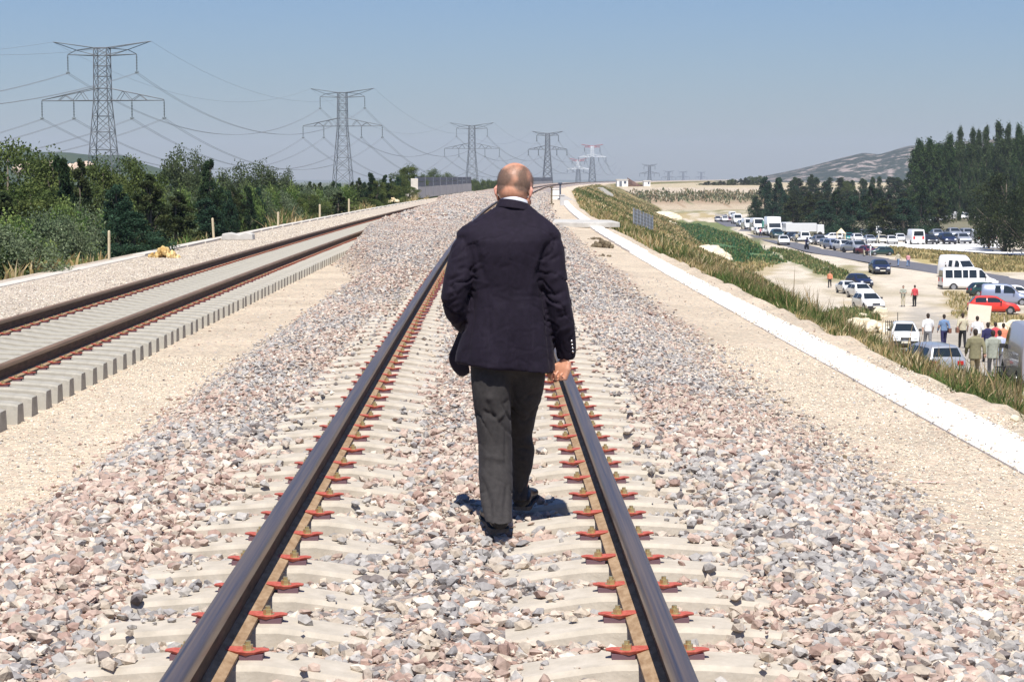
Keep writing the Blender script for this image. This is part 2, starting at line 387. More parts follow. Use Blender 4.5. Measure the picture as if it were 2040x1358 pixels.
# ------------------------------------------------------------------ rails
def rail_profile():
    h = [(.036, .130), (.037, .156), (.0345, .163), (.030, .168), (.022, .1705), (.011, .172)]
    head = [(-x, z) for x, z in h] + [(x, z) for x, z in h[::-1]] + [(.012, .122), (-.012, .122)]
    web = [(-.0085, .123), (.0085, .123), (.010, .03), (-.010, .03)]
    foot = [(-.075, .002), (-.075, .013), (-.012, .032), (.012, .032), (.075, .013), (.075, .002)]
    return head, web, foot
M_head = noisy('worn_rail_steel', (.080, .074, .092), (.29, .20, .135), 3, .38, metal=.6, bump=.25, bscale=40, spec=.5, stretch=(30, .16, 8), detail=12, bdist=.002)
M_head_rust = noisy('brown_rail_steel', (.17, .10, .05), (.36, .22, .12), 3, .5, metal=.3, spec=.5, stretch=(14, .35, 14))
M_web = noisy('dark_rusted_steel', (.045, .030, .022), (.13, .08, .05), 6, .8, metal=.05, bump=.4, bscale=40, stretch=(6, .8, 6), bdist=.003)
M_foot = noisy('tan_dusty_steel', (.24, .145, .075), (.44, .31, .19), 7, .85, bump=.3, bscale=40, stretch=(4, 1.5, 4), bdist=.003)
def rail(xr_, z0, Y0, Y1, label, group, mh):
    t = empty('rail', (xr_ + curve(Y0), Y0, z0)); tag(t, label, 'rail', group)
    Ys = np.concatenate([np.arange(Y0, min(Y1, 120), 3.0), np.arange(min(Y1, 120), Y1, 12.0), [Y1]])
    for nm, pf, mt in zip(('rail_head', 'rail_web', 'rail_foot'), rail_profile(), (mh, M_web, M_foot)):
        n = len(pf); Vv = []
        for Y in Ys:
            for x, z in pf: Vv.append((xr_ + curve(Y) + x - t.location.x, Y - Y0, z0 + float(rise(Y)) + z - z0))
        Fc = [(i * n + k, i * n + (k + 1) % n, (i + 1) * n + (k + 1) % n, (i + 1) * n + k) for i in range(len(Ys) - 1) for k in range(n)]
        Fc += [tuple(range(n)), tuple(range((len(Ys) - 1) * n, len(Ys) * n))[::-1]]
        o = meshpy(nm, Vv, Fc, mt, nm == 'rail_head', t)
        if nm == 'rail_head':
            o.data.set_sharp_from_angle(angle=R(40))
CHIPS = 1
rail(-.7525, .008, 4.5, 950, 'steel rail on the left of the walking man, bluish worn top', 'rails of the line the man walks on', M_head)
rail(.7525, .008, 4.5, 950, 'steel rail on the right of the man, running below his right hand', 'rails of the line the man walks on', M_head)
ZL = -.345
rail(XC + .7525, ZL + .008, 8, 400, 'brown rail of the left line nearest the row of sleeper ends', 'rails of the unballasted left line', M_head_rust)
rail(XC - .7525, ZL + .008, 8, 400, 'brown rail of the left line farthest from the man, by the gravel verge', 'rails of the unballasted left line', M_head_rust)

# ------------------------------------------------------------------ sleepers with clips
def sleeper_mesh():
    xs = [-1.29, -1.24, -1.0, -.9, -.6, -.5, -.25, 0, .25, .5, .6, .9, 1.0, 1.24, 1.29]
    zt = [-.036, -.024, -.006, 0, 0, -.012, -.05, -.06, -.05, -.012, 0, 0, -.006, -.024, -.036]
    Vv = []
    for i, (x, z) in enumerate(zip(xs, zt)):
        wb, wt = .145, .105; e = .006 if i in (0, len(xs) - 1) else 0
        Vv += [(x, -wb + e, -.235), (x, -wt - .014 + e, z - .018), (x, -wt + e, z), (x, wt - e, z), (x, wt + .014 - e, z - .018), (x, wb - e, -.235)]
    n = 6; m = len(xs)
    Fc = [(i * n + k, i * n + (k + 1) % n, (i + 1) * n + (k + 1) % n, (i + 1) * n + k) for i in range(m - 1) for k in range(n)]
    Fc += [tuple(range(n)), tuple(range((m - 1) * n, m * n))[::-1]]
    return Vv, Fc
sv, sf = sleeper_mesh()
def clip_mb(s, sx, z=0.0):
    """red spring clip at rail sx, on side s"""
    b = MB(); x0 = sx + s * .030; 
    prof = [(0, .037), (.035, .034), (.070, .030), (.098, .029), (.124, .033), (.148, .031)]; tk = [.009, .018, .024, .020, .012, .006]
    wd = [.028, .042, .046, .040, .026, .014]
    Vv = []
    for (d, h), w_, q_ in zip(prof, wd, tk):
        for y in (-w_, w_): Vv += [(x0 + s * d, y, z + h), (x0 + s * d, y * .6, z + h - q_)]
    Fc = []
    for i in range(len(prof) - 1):
        a = i * 4; c = a + 4
        Fc += [(a, a + 2, c + 2, c), (a + 1, c + 1, c + 3, a + 3), (a, c, c + 1, a + 1), (a + 2, a + 3, c + 3, c + 2)]
    Fc += [(0, 1, 3, 2), (20, 22, 23, 21)]
    b.add(Vv, Fc); return b
def bolt_mb(s, sx):
    b = MB(); x = sx + s * .105
    b.bar((x, 0, .020), (x, 0, .031), .025, 12); b.bar((x, 0, .031), (x, 0, .048), .018, 6); b.bar((x, 0, .046), (x, 0, .060), .010, 8); return b
def pad_mb(s, sx):
    b = MB(); x0 = sx + s * .078; x1 = sx + s * .158
    b.box(min(x0, x1), max(x0, x1), -.034, .034, -.002, .018); return b
def sleeper_proto(mat):
    t = empty('sleeper'); 
    bd = meshpy('sleeper_beam', sv, sf, mat, False, t)
    for sx in (-.7525, .7525):
        for s in (-1, 1):
            pd = pad_mb(s, sx).build('clip_pad', M_pad, t)
            c = clip_mb(s, sx).build('rail_clip', M_clip, t, bevel=.003)
            bolt_mb(s, sx).build('clip_bolt', M_bolt, c)
    return t
def copy_tree(o, parent=None):
    c = o.copy(); COL.objects.link(c); c.parent = parent
    for ch in list(o.children):
        copy_tree(ch, c)
    return c
sp0 = sleeper_proto(M_conc)
LAB_A = 'concrete sleeper half sunk in ballast under the rails the man walks between'
LAB_B = 'bare concrete sleeper standing clear of ballast in the unfinished left line'
n_s = 0; first = True
for i in range(54):
    Y = 5.3 + .6 * i
    o = sp0 if first else copy_tree(sp0); first = False
    o.location = (curve(Y) + rnd.uniform(-.012, .012), Y + rnd.uniform(-.012, .012), float(rise(Y)) - rnd.uniform(0, .004)); o.rotation_euler = (0, 0, rnd.uniform(-.008, .008))
    tag(o, LAB_A, 'railway sleeper', 'sleepers of the line the man walks on')
# far copies: same beam and clips, too small for parts
mb = MB(); mb.add(sv, sf); nb = len(mb.F)
for sx in (-.7525, .7525):
    for s in (-1, 1): q = clip_mb(s, sx); mb.add(q.V, q.F)
farme = meshpy('sleeper', mb.V, mb.F, M_conc2, do_link=False).data; farme.materials.append(M_clip)
for k, p in enumerate(farme.polygons): p.material_index = 0 if k < nb else 1
rest = MB(); restn = []
for i in range(300):
    Y = 13.5 + .6 * i
    if Y < 44:
        o = copy_tree(sp0)
        for ch in o.children:
            if ch.name.startswith('sleeper_beam'): ch.material_slots[0].link = 'OBJECT'; ch.material_slots[0].material = M_conc2
    elif i < 242: o = link(bpy.data.objects.new('sleeper', farme))
    else:
        Vv = [(v[0] + XC + curve(Y), v[1] + Y, v[2] + ZL + float(rise(Y))) for v in sv]; rest.add(Vv, sf); continue
    o.location = (XC + curve(Y) + rnd.uniform(-.012, .012), Y + rnd.uniform(-.02, .02), ZL + float(rise(Y))); o.rotation_euler = (0, 0, rnd.uniform(-.012, .012))
    tag(o, LAB_B, 'railway sleeper', 'sleepers of the unballasted left line')
tag(rest.build('far_sleepers', M_conc2), 'far stretch of grey sleepers between the two brown rails', 'railway sleepers', kind='stuff')

# ------------------------------------------------------------------ ballast stones
def rock_protos(kind, n):
    out = []
    if kind == 'ico':
        p = (1 + 5 ** .5) / 2
        B = np.array([(-1, p, 0), (1, p, 0), (-1, -p, 0), (1, -p, 0), (0, -1, p), (0, 1, p), (0, -1, -p), (0, 1, -p), (p, 0, -1), (p, 0, 1), (-p, 0, -1), (-p, 0, 1)]) / 1.9
        T = np.array([(0, 11, 5), (0, 5, 1), (0, 1, 7), (0, 7, 10), (0, 10, 11), (1, 5, 9), (5, 11, 4), (11, 10, 2), (10, 7, 6), (7, 1, 8), (3, 9, 4), (3, 4, 2), (3, 2, 6), (3, 6, 8), (3, 8, 9), (4, 9, 5), (2, 4, 11), (6, 2, 10), (8, 6, 7), (9, 8, 1)])
    else:
        B = np.array([(1, 0, 0), (-1, 0, 0), (0, 1, 0), (0, -1, 0), (0, 0, 1), (0, 0, -1)], float)
        T = np.array([(0, 2, 4), (2, 1, 4), (1, 3, 4), (3, 0, 4), (2, 0, 5), (1, 2, 5), (3, 1, 5), (0, 3, 5)])
    for _ in range(n):
        P = B + rng.uniform(-.28, .28, B.shape)
        # flatten a side or two so that the stones look broken
        for _k in range(4):
            d = rng.normal(size=3); d /= np.linalg.norm(d); h = P @ d; lim = rng.uniform(.45, .75); P -= np.outer(np.maximum(h - lim, 0), d)
        P *= np.array([1.0, rng.uniform(.65, .95), rng.uniform(.5, .8)]); out.append(P)
    return out, T
PAL = np.array([(.35, .34, .32), (.26, .255, .25), (.42, .405, .375), (.50, .385, .31), (.43, .315, .255), (.56, .485, .395), (.48, .41, .32), (.68, .62, .52), (.14, .125, .12), (.31, .205, .165)])
PAL = (PAL * .86 + np.array((.45, .36, .30)) * .14) * .93
PW = np.array([.12, .08, .13, .14, .11, .17, .12, .04, .045, .055])
def scatter(name, N, xlo, xhi, Ylo, Yhi, size, kind, label, zoff=0.0, ymode=1.0, accept=None, bias=None, pal=PAL, pw=PW):
    Y = Ylo + (Yhi - Ylo) * rng.random(N) ** ymode; x = rng.uniform(xlo, xhi, N)
    if accept is not None:
        k = accept(x, Y) > rng.random(N); x, Y = x[k], Y[k]
    z = ztop(x, Y); X = x + curve(Y); P = np.stack([X, Y, z], 1)
    qx, qy, _ = pix(P); k = (qx > -60) & (qx < 2100) & (qy < 1420); P, x, Y = P[k], x[k], Y[k]
    # keep the stones off the sleepers and out from under the rails
    ph = np.abs(((Y - 5.3 + .3) % .6) - .3); on = (ph < .125) & (np.abs(x) < 1.24)
    bed = (np.abs(x) > .26) & (np.abs(x) < 1.12)
    rail_ = np.abs(np.abs(x) - .7525) < .10
    clipz = (np.abs(np.abs(x) - .7525) < .24) & (ph < .14)
    cover = np.where(np.abs(x) < .15, .50, np.where(np.abs(x) < .30, .18, np.where(np.abs(x) > 1.08, .28, .07)))
    cover = np.maximum(cover, .9 * sst(20, 32, Y))
    keep = ~rail_ & ~clipz & (~on | (rng.random(len(x)) < cover))
    P, x, Y, on = P[keep], x[keep], Y[keep], on[keep]
    n = len(P); S = (size[0] + (size[1] - size[0]) * rng.random(n) ** 1.5) * .5
    P[:, 2] += zoff + rng.uniform(-.3, .55, n) * S
    P[:, 2] = np.where(on, np.maximum(P[:, 2], np.interp(np.abs(x), [0, .25, .5, .6, .9, 1.0, 1.2, 1.25], [-.06, -.05, -.012, 0, 0, -.006, -.022, -.036]) + S * .35), P[:, 2])
    pr, T = rock_protos(kind, 40); pr = np.array(pr); nv = pr.shape[1]
    B = pr[rng.integers(0, len(pr), n)] * S[:, None, None]
    a = rng.uniform(0, 2 * np.pi, n); ca, sa = np.cos(a)[:, None], np.sin(a)[:, None]
    t = rng.normal(0, .45, n); ct, st = np.cos(t)[:, None], np.sin(t)[:, None]
    bx, by, bz = B[..., 0], B[..., 1], B[..., 2]
    by, bz = by * ct - bz * st, by * st + bz * ct
    bx, by = bx * ca - by * sa, bx * sa + by * ca
    Vv = np.stack([bx, by, bz], -1) + P[:, None, :]
    TT = (T[None] + (np.arange(n) * nv)[:, None, None]).reshape(-1, 3)
    W = np.tile(pw, (n, 1)) 
    pn = np.array([noise.noise(Vector((q[0] * .9, q[1] * .45, 1.7))) for q in P]) + (bias(x, Y) if bias else 0)
    g = np.clip(.5 + pn * 1.6, 0.05, .95)[:, None]                        # 1: grey patch, 0: pink patch
    mul = np.ones((n, len(pw))); mul[:, :3] = .35 + 1.7 * g; mul[:, 8:9] = .5 + g; mul[:, 3:5] = 1.7 - 1.3 * g; mul[:, 9:10] = 1.7 - 1.3 * g
    W = W * mul; W /= W.sum(1, keepdims=True); cs = W.cumsum(1); r_ = rng.random((n, 1)); idx = (cs < r_).sum(1).clip(0, len(pw) - 1)
    c = pal[idx] * rng.uniform(.88, 1.2, (n, 1)); c = np.clip(c, 0, .85)
    o = meshnp(name, Vv.reshape(-1, 3), TT, M_stone, np.repeat(c, nv, 0))
    return tag(o, label, 'ballast', kind='stuff')
def acc_b(x, Y):
    e = edge_left(Y)
    return np.clip(np.minimum((x - e + .1) / .75, (3.05 - x) / .9), 0, 1)
bias = lambda x, Y: .30 * np.exp(-((x - 1.9) / .7) ** 2) * sst(12, 20, Y) + .25 * np.exp(-((x + 1.6) / .5) ** 2) * sst(20, 40, Y) - .10 * np.exp(-((x - 2.3) / .9) ** 2) * (1 - sst(9, 14, Y))
L_B = 'loose pink and grey crushed rock around the sleepers of the near line'
scatter('ballast', 38000, -3.2, 3.0, 6.0, 14, (.034, .090), 'ico', L_B, accept=acc_b, bias=bias)
scatter('ballast_chips', 40000, -3.3, 3.1, 6.0, 15, (.014, .034), 'oct', 'small chips lying between the larger stones near the camera', accept=acc_b, bias=bias, zoff=.006)
scatter('ballast', 60000, -3.1, 3.1, 14, 30, (.040, .075), 'oct', 'crushed rock heaped between the two lines, beyond the man', accept=acc_b, bias=bias)
scatter('ballast', 70000, -6.8, 3.1, 30, 85, (.05, .095), 'oct', 'far crushed rock burying the end of the left line', zoff=.01, accept=acc_b, bias=bias)
scatter('ballast', 42000, -7.9, 3.1, 85, 260, (.10, .22), 'oct', 'farthest crushed rock running up to the noise barrier', zoff=.0, accept=acc_b, bias=bias)
PALE = np.array([(.68, .59, .45), (.74, .65, .50), (.58, .50, .39), (.78, .71, .57), (.46, .40, .32), (.62, .50, .39), (.70, .61, .47), (.82, .76, .64), (.24, .22, .20), (.40, .33, .26)])
PWL = np.array([.19, .19, .12, .11, .07, .08, .09, .07, .04, .04])
def acc_g(x, Y): 
    d = np.where(x > 0, (x > 2.0) & ((x < 3.96) | (x > 4.50)), (x < -1.9) & (x > -4.05))
    return d.astype(float)
scatter('fine_gravel', 90000, -4.05, 4.8, 7, 26, (.012, .030), 'oct', 'fine pale gravel on the verges beside the near line', accept=acc_g, pal=PALE, pw=PWL, ymode=.8)
scatter('stray_stones', 5200, -4.05, 4.75, 8, 45, (.018, .055), 'oct', 'single darker stones strewn over the pale verges', accept=acc_g)
scatter('left_verge_gravel', 60000, -9.65, -6.75, 16, 130, (.02, .055), 'oct', 'pale gravel verge to the left of the unfinished line', pal=PALE * np.array([.86, .87, .90]), pw=PWL)

# ------------------------------------------------------------------ cable troughs (rows of lids)
def trough(name, x0, x1, Y0, Y1, z, label, step, mat=None):
    mb = MB(); Y = Y0
    while Y < Y1:
        st = step if Y < 60 else step * 4
        c = curve(Y); zz = float(rise(Y)); dx = rnd.uniform(-.006, .006); dz = rnd.uniform(-.004, .004)
        mb.box(c + x0 + dx, c + x1 + dx, Y + .006, Y + st - .006, z - .2 + zz, z + zz + dz + (.0 if Y < 60 else .05))
        Y += st
    return tag(mb.build(name, mat or M_slab), label, 'cable trough')
trough('cable_trough', 3.97, 4.49, 3, 90, -.452, 'long white concrete trough cover running along the right edge', 1.0)
trough('cable_trough', 3.97, 4.49, 99.5, 188, -.44, 'white trough cover beyond the cross slab, leading to the white boxes', 1.0)
trough('cable_trough', -10.15, -9.80, 18, 215, -.543, 'narrow pale kerb of trough covers along the left bank by the stakes', 1.0, M_kerb)
def slab(name, pts_, z0, th, mat, label, cat='slab'):
    mb = MB(); n = len(pts_); mb.add([(x, y, z) for z in (z0, z0 + th) for x, y in pts_], [tuple(range(n))[::-1], tuple(range(n, 2 * n))] + [(i, (i + 1) % n, n + (i + 1) % n, n + i) for i in range(n)])
    return tag(mb.build(name, mat, bevel=.02), label, cat)
_n = 2600; _Y = rng.uniform(8, 60, _n); _x = np.where(rng.random(_n) < .5, 3.97 + rng.exponential(.05, _n), 4.49 - rng.exponential(.05, _n)); _pr, _T = rock_protos('oct', 12); _pr = np.array(_pr); _S = rng.uniform(.006, .022, _n)
_V = _pr[rng.integers(0, 12, _n)] * _S[:, None, None] + np.stack([_x + curve(_Y), _Y, -.448 + 0 * _Y], 1)[:, None]
tag(meshnp('spilled_gravel', _V.reshape(-1, 3), (_T[None] + (np.arange(_n) * 6)[:, None, None]).reshape(-1, 3), M_stone, np.repeat(PALE[rng.integers(0, 10, _n)], 6, 0)), 'gravel chips spilled over the edges of the white trough covers', 'gravel', kind='stuff')
c = curve(94)
slab('concrete_slab', [(c + 2.3, 91), (c + 3.6, 90.3), (c + 5.2, 90.8), (c + 5.1, 96), (c + 3.9, 97.5), (c + 2.6, 98)], -.44, .22, M_oldc, 'grey concrete slab laid across the trough on the right')
c = curve(66)
def verge(px_, py_, D0=12.0):
    # how far ahead the line's top surface lies at a photograph pixel
    D = D0
    while D < 900:
        P = at(px_, py_, D)
        if P.z <= float(ztop(np.array([P.x - curve(D)]), D)[0]): return D
        D += .25
    return D
def clod(name, px_, py_, wpx, hpx, label, D, cols, n=40, cat='debris'):
    D = verge(px_, py_); P = at(px_, py_, D); s = D / F; W = wpx * s; H = hpx * s; mb = MB()
    for k in range(n):
        u = rnd.uniform(-1, 1); hh = H * (1 - u * u) * rnd.uniform(.3, 1)
        mb.ell((u * W / 2, rnd.uniform(-.35, .35) * W * .6, hh * .75), (W * rnd.uniform(.04, .12), W * rnd.uniform(.04, .11), H * rnd.uniform(.16, .36)), 7, 4, Matrix.Rotation(rnd.uniform(0, 3), 3, 'Z') @ Matrix.Rotation(rnd.uniform(-.6, .6), 3, 'X'))
    o = mb.build(name, cols); o.location = (P.x, P.y, P.z - H * .1); return tag(o, label, cat)
M_dirt = noisy('dry_brown_clods', (.10, .08, .05), (.25, .20, .13), 12, .95, .6)
clod('dirt_clump', 1200, 494, 46, 20, 'dark brown clump of roots and earth beside the white trough', 74, M_dirt)
clod('dirt_clump', 1186, 478, 34, 7, 'low brown streak of earth just above the dark root clump', 82, M_dirt, 20)
clod('dirt_clump', 1205, 511, 28, 7, 'small curved brown clod nearest the camera on the right verge', 64, M_dirt, 16)
M_yel = noisy('yellow_plastic_sheet', (.40, .22, .05), (.80, .62, .30), 3, .6, .4)
M_cream = noisy('cream_sheet', (.72, .55, .30), (.85, .74, .52), 3, .7, .3)
clod('bag_pile', 325, 514, 62, 26, 'crumpled yellow and cream bags dumped on the left verge', 52, M_yel, 34, 'bags')
clod('white_debris', 784, 402, 24, 11, 'small heap of pale debris at the tree line near the noise barrier', 205, M_cream, 20)
D = verge(474, 478)
P = at(474, 478, D); mb = MB(); s = D / F
mb.prism([(-.55, 0), (.58, 0), (.56, .22), (.30, .29), (.1, .19), (-.28, .27), (-.52, .23)], Matrix.Rotation(R(90), 4, 'X'), -.4, .4)
o = mb.build('concrete_block', M_oldc, bevel=.03); o.location = P; tag(o, 'broken grey concrete block lying on the left kerb between stakes', 'concrete block')
# stakes
M_wood = noisy('pale_wood', (.52, .42, .26), (.68, .58, .40), 20, .85)
for px_, yb, yt, D, lb in [(217, 517, 459, 56, 'tallest pale stake, nearest one, left of the yellow bags'), (426, 477, 434, 82, 'slanting grey stake beside the broken concrete block'),
                           (554, 452, 422, 105, 'pale stake to the right of the concrete block'), (637, 432, 407, 132, 'fourth pale stake from the left along the left bank'), (695, 420, 396, 160, 'farthest pale stake on the left bank')]:
    D = verge(px_, yb + 1) + .3; A, B = at(px_, yb + 3, D), at(px_ - (3 if px_ == 426 else 0), yt, D); mb = MB(); d = B - A
    mb.bar((0, 0, 0), d * .97, .026 * D / 70 + .016, 5); mb.bar(d * .97, d, .026 * D / 70 + .016, 5, .012)
    o = mb.build('wooden_stake', M_wood); o.location = A; tag(o, lb, 'stake', 'stakes along the left bank')

# ------------------------------------------------------------------ noise barriers
M_panel = noisy('grey_blue_metal_panel', (.075, .09, .125), (.12, .14, .18), 2, .55, metal=.2)
M_post = noisy('barrier_post', (.13, .145, .18), (.19, .21, .24), 5, .6)
M_wallc = noisy('barrier_concrete', (.46, .45, .44), (.58, .57, .55), .8, .9, .3)
def barrier(x_, Y0, Y1, h1, h2, label, n):
    t = empty('noise_barrier', (x_ + curve(Y0), Y0, -.5 + float(rise(Y0)))); tag(t, label, 'noise barrier')
    for i in range(n):
        a, b = Y0 + (Y1 - Y0) * i / n, Y0 + (Y1 - Y0) * (i + 1) / n
        A = Vector((x_ + curve(a), a, -.5 + float(rise(a)))) - t.location; B = Vector((x_ + curve(b), b, -.5 + float(rise(b)))) - t.location
        def wall(nm, z0, z1, th, m_):
            mb = MB(); d = (B - A); nn = Vector((1, 0, 0)) * th
            g = d.normalized() * .13
            Vv = [A + g - nn, B - g - nn, B - g + nn, A + g + nn]
            mb.add([v + Vector((0, 0, z0)) for v in Vv] + [v + Vector((0, 0, z1)) for v in Vv], [(3, 2, 1, 0), (4, 5, 6, 7), (0, 1, 5, 4), (1, 2, 6, 5), (2, 3, 7, 6), (3, 0, 4, 7)])
            mb.build(nm, m_, t)
        wall('concrete_panel', 0, h1, .11, M_wallc); wall('metal_panel', h1 + .02, h1 + (h2 - h1) * .5, .06, M_panel); wall('metal_panel', h1 + (h2 - h1) * .5 + .05, h2, .06, M_panel)
        mb = MB(); mb.box(A.x - .08, A.x + .12, A.y - .05, A.y + .05, A.z, A.z + h2 + .03); mb.build('barrier_post', M_post, t)
    return t
t = barrier(-11.4, 220, 345, 1.2, 2.25, 'grey concrete noise barrier with dark upper panels left of the man', 9)
mb = MB(); mb.box(-.7, .3, -1.5, -.2, 0, .95).box(-.5, .25, -.2, -.02, 0, 2.1).box(-1.0, -.3, -3.2, -1.52, 0, .5)
mb.build('end_block', M_kerb, t, bevel=.04)
barrier(-12.3, 590, 690, 1.0, 2.1, 'far noise barrier seen just right of the bald head', 8)

# ------------------------------------------------------------------ far end of the right verge: boxes, posts, low walls
def obox(name, px_, py_, D, w_, d_, h_, mat, label, cat, rz=0, lid=True):
    D = verge(px_, max(py_, 400)); P = at(px_, py_, D); w_, d_, h_ = w_ * D / 275, d_ * D / 275, h_ * D / 275; mb = MB(); mb.box(-w_ / 2, w_ / 2, -d_ / 2, d_ / 2, 0, h_)
    o = empty(name, P, rz); mb.build('box_body', mat, o, bevel=.02)
    if lid: q = MB(); q.box(-w_ / 2 - .04, w_ / 2 + .04, -d_ / 2 - .04, d_ / 2 + .04, h_ + .003, h_ + .09); q.build('box_lid', mat, o, bevel=.01)
    return tag(o, label, cat)
obox('cable_cabinet', 1107, 398, 270, 1.1, .8, .55, M_slab, 'lower white box in the stack at the far end of the trough', 'cabinet')
obox('cable_cabinet', 1108, 388, 290, .95, .8, .7, M_slab, 'upper white box beside the dark post at the far end of the trough', 'cabinet')
obox('cable_cabinet', 1120, 410, 262, .55, .5, 1.3, M_wallc, 'narrow grey concrete block right of the white boxes', 'concrete block')
def post(px_, yb, yt, D, r_, mat, label):
    D = verge(px_, max(yb, 401)); A, B = at(px_, yb, D), at(px_, yt, D); mb = MB(); h_ = B.z - A.z
    mb.bar((0, 0, 0), (0, 0, h_), r_ * .75, 8, r_ * .6); mb.bar((0, 0, 0), (0, 0, .12), r_ * 2, 8); mb.bar((0, 0, h_ * .93), (0, 0, h_), r_ * 1.5, 8)
    o = mb.build('signal_post', mat); o.location = A; return tag(o, label, 'post')
post(1116, 398, 364, 280, .13, M_panel, 'dark post standing behind the white boxes')
post(1099, 408, 372, 262, .10, M_dirt, 'thin brown post left of the white boxes')
# wing wall on the bank, mesh fence panel, stone stair strip
A, B = at(1122, 399, 268), at(1167, 408, 300)
c = curve(270)
mb = MB(); P0 = at(1121, 402, 205); P1 = P0
mb.add([(0, 0, -1), (2.6, 0, -2.4), (2.6, .35, -2.4), (0, .35, -1), (0, 0, .75), (2.6, 0, -.6), (2.6, .35, -.6), (0, .35, .75)], [(3, 2, 1, 0), (4, 5, 6, 7), (0, 1, 5, 4), (1, 2, 6, 5), (2, 3, 7, 6), (3, 0, 4, 7)])
o = mb.build('wing_wall', M_wallc); o.location = P0; tag(o, 'sloping pale concrete wing wall in the grass bank past the boxes', 'wall')
def on_slope(px_, py_):
    """point on the right bank at a photograph pixel"""
    D = 30.0
    while D < 1100:
        P = at(px_, py_, D); x_ = P.x - curve(D); zt = float(ztop(np.array([LIP_R]), D)[0]); dr = zt - float(zlow(D))
        if x_ > LIP_R and P.z <= zt - min((x_ - LIP_R) / float(slope_r(D)), dr): return P
        D += 1
    return P
A, B = on_slope(1262, 452), on_slope(1300, 466)
t = empty('mesh_fence', A); tag(t, 'short stretch of blue grey mesh fence on the grass bank', 'fence')
d = (B - A); nP = 6; M_steel = noisy('galvanised_steel', (.28, .31, .36), (.38, .41, .46), 5, .5, metal=.4)
hh = 1.8
for i in range(nP + 1):
    mb = MB(); q = d * (i / nP); mb.bar(q - Vector((0, 0, .3)), q + Vector((0, 0, hh)), .07, 6); mb.build('fence_post', M_steel, t)
for i in range(nP):
    mb = MB(); a_, b_ = d * (i / nP), d * ((i + 1) / nP)
    for k in range(6): mb.bar(a_ + Vector((0, 0, .1 + hh * k / 5.5)), b_ + Vector((0, 0, .1 + hh * k / 5.5)), .028, 4)
    for k in range(1, 5): q = a_.lerp(b_, k / 5); mb.bar(q, q + Vector((0, 0, hh * rnd.uniform(.85, 1.05))), .028, 4)
    mb.build('fence_mesh', M_steel, t)
mb = MB(); A, B = on_slope(1190, 376), on_slope(1210, 391)
for i in range(14):
    q = (B - A) * (i / 14); mb.box(q.x - 1.5, q.x + 1.5, q.y - 1.2, q.y + 1.2, q.z - .3, q.z + .35)
o = mb.build('stone_stair', M_oldc); o.location = A; tag(o, 'pale stone strip climbing the far grass bank', 'stairs')
# buildings on the far bank
def hut(px_, py_, D, w_, d_, h_, label, door=True):
    P = at(px_, py_, D); t = empty('site_hut', P, R(rnd.uniform(-8, 8))); tag(t, label, 'hut')
    mb = MB(); mb.box(-w_ / 2, w_ / 2, -d_ / 2, d_ / 2, -.2, h_); mb.build('wall', M_white, t)
    mb = MB(); mb.box(-w_ / 2 - .2, w_ / 2 + .2, -d_ / 2 - .2, d_ / 2 + .2, h_ + .003, h_ + .2); mb.build('roof', M_slab, t)
    M_ = M_post
    if door: mb = MB(); mb.box(-w_ * .28, -w_ * .05, -d_ / 2 - .04, -d_ / 2 + .05, 0, h_ * .8); mb.build('door', M_, t)
    mb = MB(); mb.box(w_ * .12, w_ * .34, -d_ / 2 - .04, -d_ / 2 + .05, h_ * .42, h_ * .8); mb.build('window', M_panel, t)
hut(1239, 371.5, 735, 3.9, 3, 2.3, 'white site hut left of the rusty girders on the far bank')
hut(1288, 371.5, 735, 2.3, 3, 1.9, 'small white site hut right of the rusty girders', False)
M_rust = noisy('rusty_steel', (.10, .06, .05), (.20, .12, .09), 1, .9)
P = at(1250, 371, 738); mb = MB()
for k in range(7):
    zz = .25 + k * .33; mb.bar((0, .2 * k, zz + .6), (5.5 - k * .35, .2 * k, zz * .35 + .05), .16, 4)
mb.box(.2, 5.3, -.2, 1.6, -.1, .5)
o = mb.build('girder_stack', M_rust); o.location = P; tag(o, 'stack of dark rusty girders between the two white huts', 'girders')
P = at(1155, 371.6, 730); mb = MB(); mb.box(0, 6.3, 0, 3, -.3, .85).box(1, 5.4, .3, 2.6, .853, 1.25)
o = mb.build('low_platform', M_oldc); o.location = P; tag(o, 'low grey platform on the far bank crest below the red and white pylon', 'platform')
# ------------------------------------------------------------------ grass and weeds
def blades(name, P, H, W, C, label, lean=.35, mat=None):
    n = len(P); a = rng.uniform(0, 2 * np.pi, n); l = rng.normal(0, lean, (n, 2)); sx, sy = np.cos(a) * W, np.sin(a) * W
    Z = np.zeros(n); S = np.stack([sx, sy, Z], 1)
    mid = P + np.stack([l[:, 0] * H * .35, l[:, 1] * H * .35, H * .55], 1); tip = P + np.stack([l[:, 0] * H, l[:, 1] * H, H], 1)
    Vv = np.stack([P - S, P + S, mid + S * .8, mid - S * .8, tip], 1).reshape(-1, 3)
    T = np.array([(0, 1, 2), (0, 2, 3), (3, 2, 4)]); T = (T[None] + (np.arange(n) * 5)[:, None, None]).reshape(-1, 3)
    o = meshnp(name, Vv, T, mat or M_grass, np.repeat(C, 5, 0)); return tag(o, label, 'grass', kind='stuff')
GP = np.array([(.075, .125, .03), (.11, .15, .045), (.19, .185, .065), (.35, .265, .115), (.50, .38, .19), (.62, .51, .30), (.20, .12, .06)])
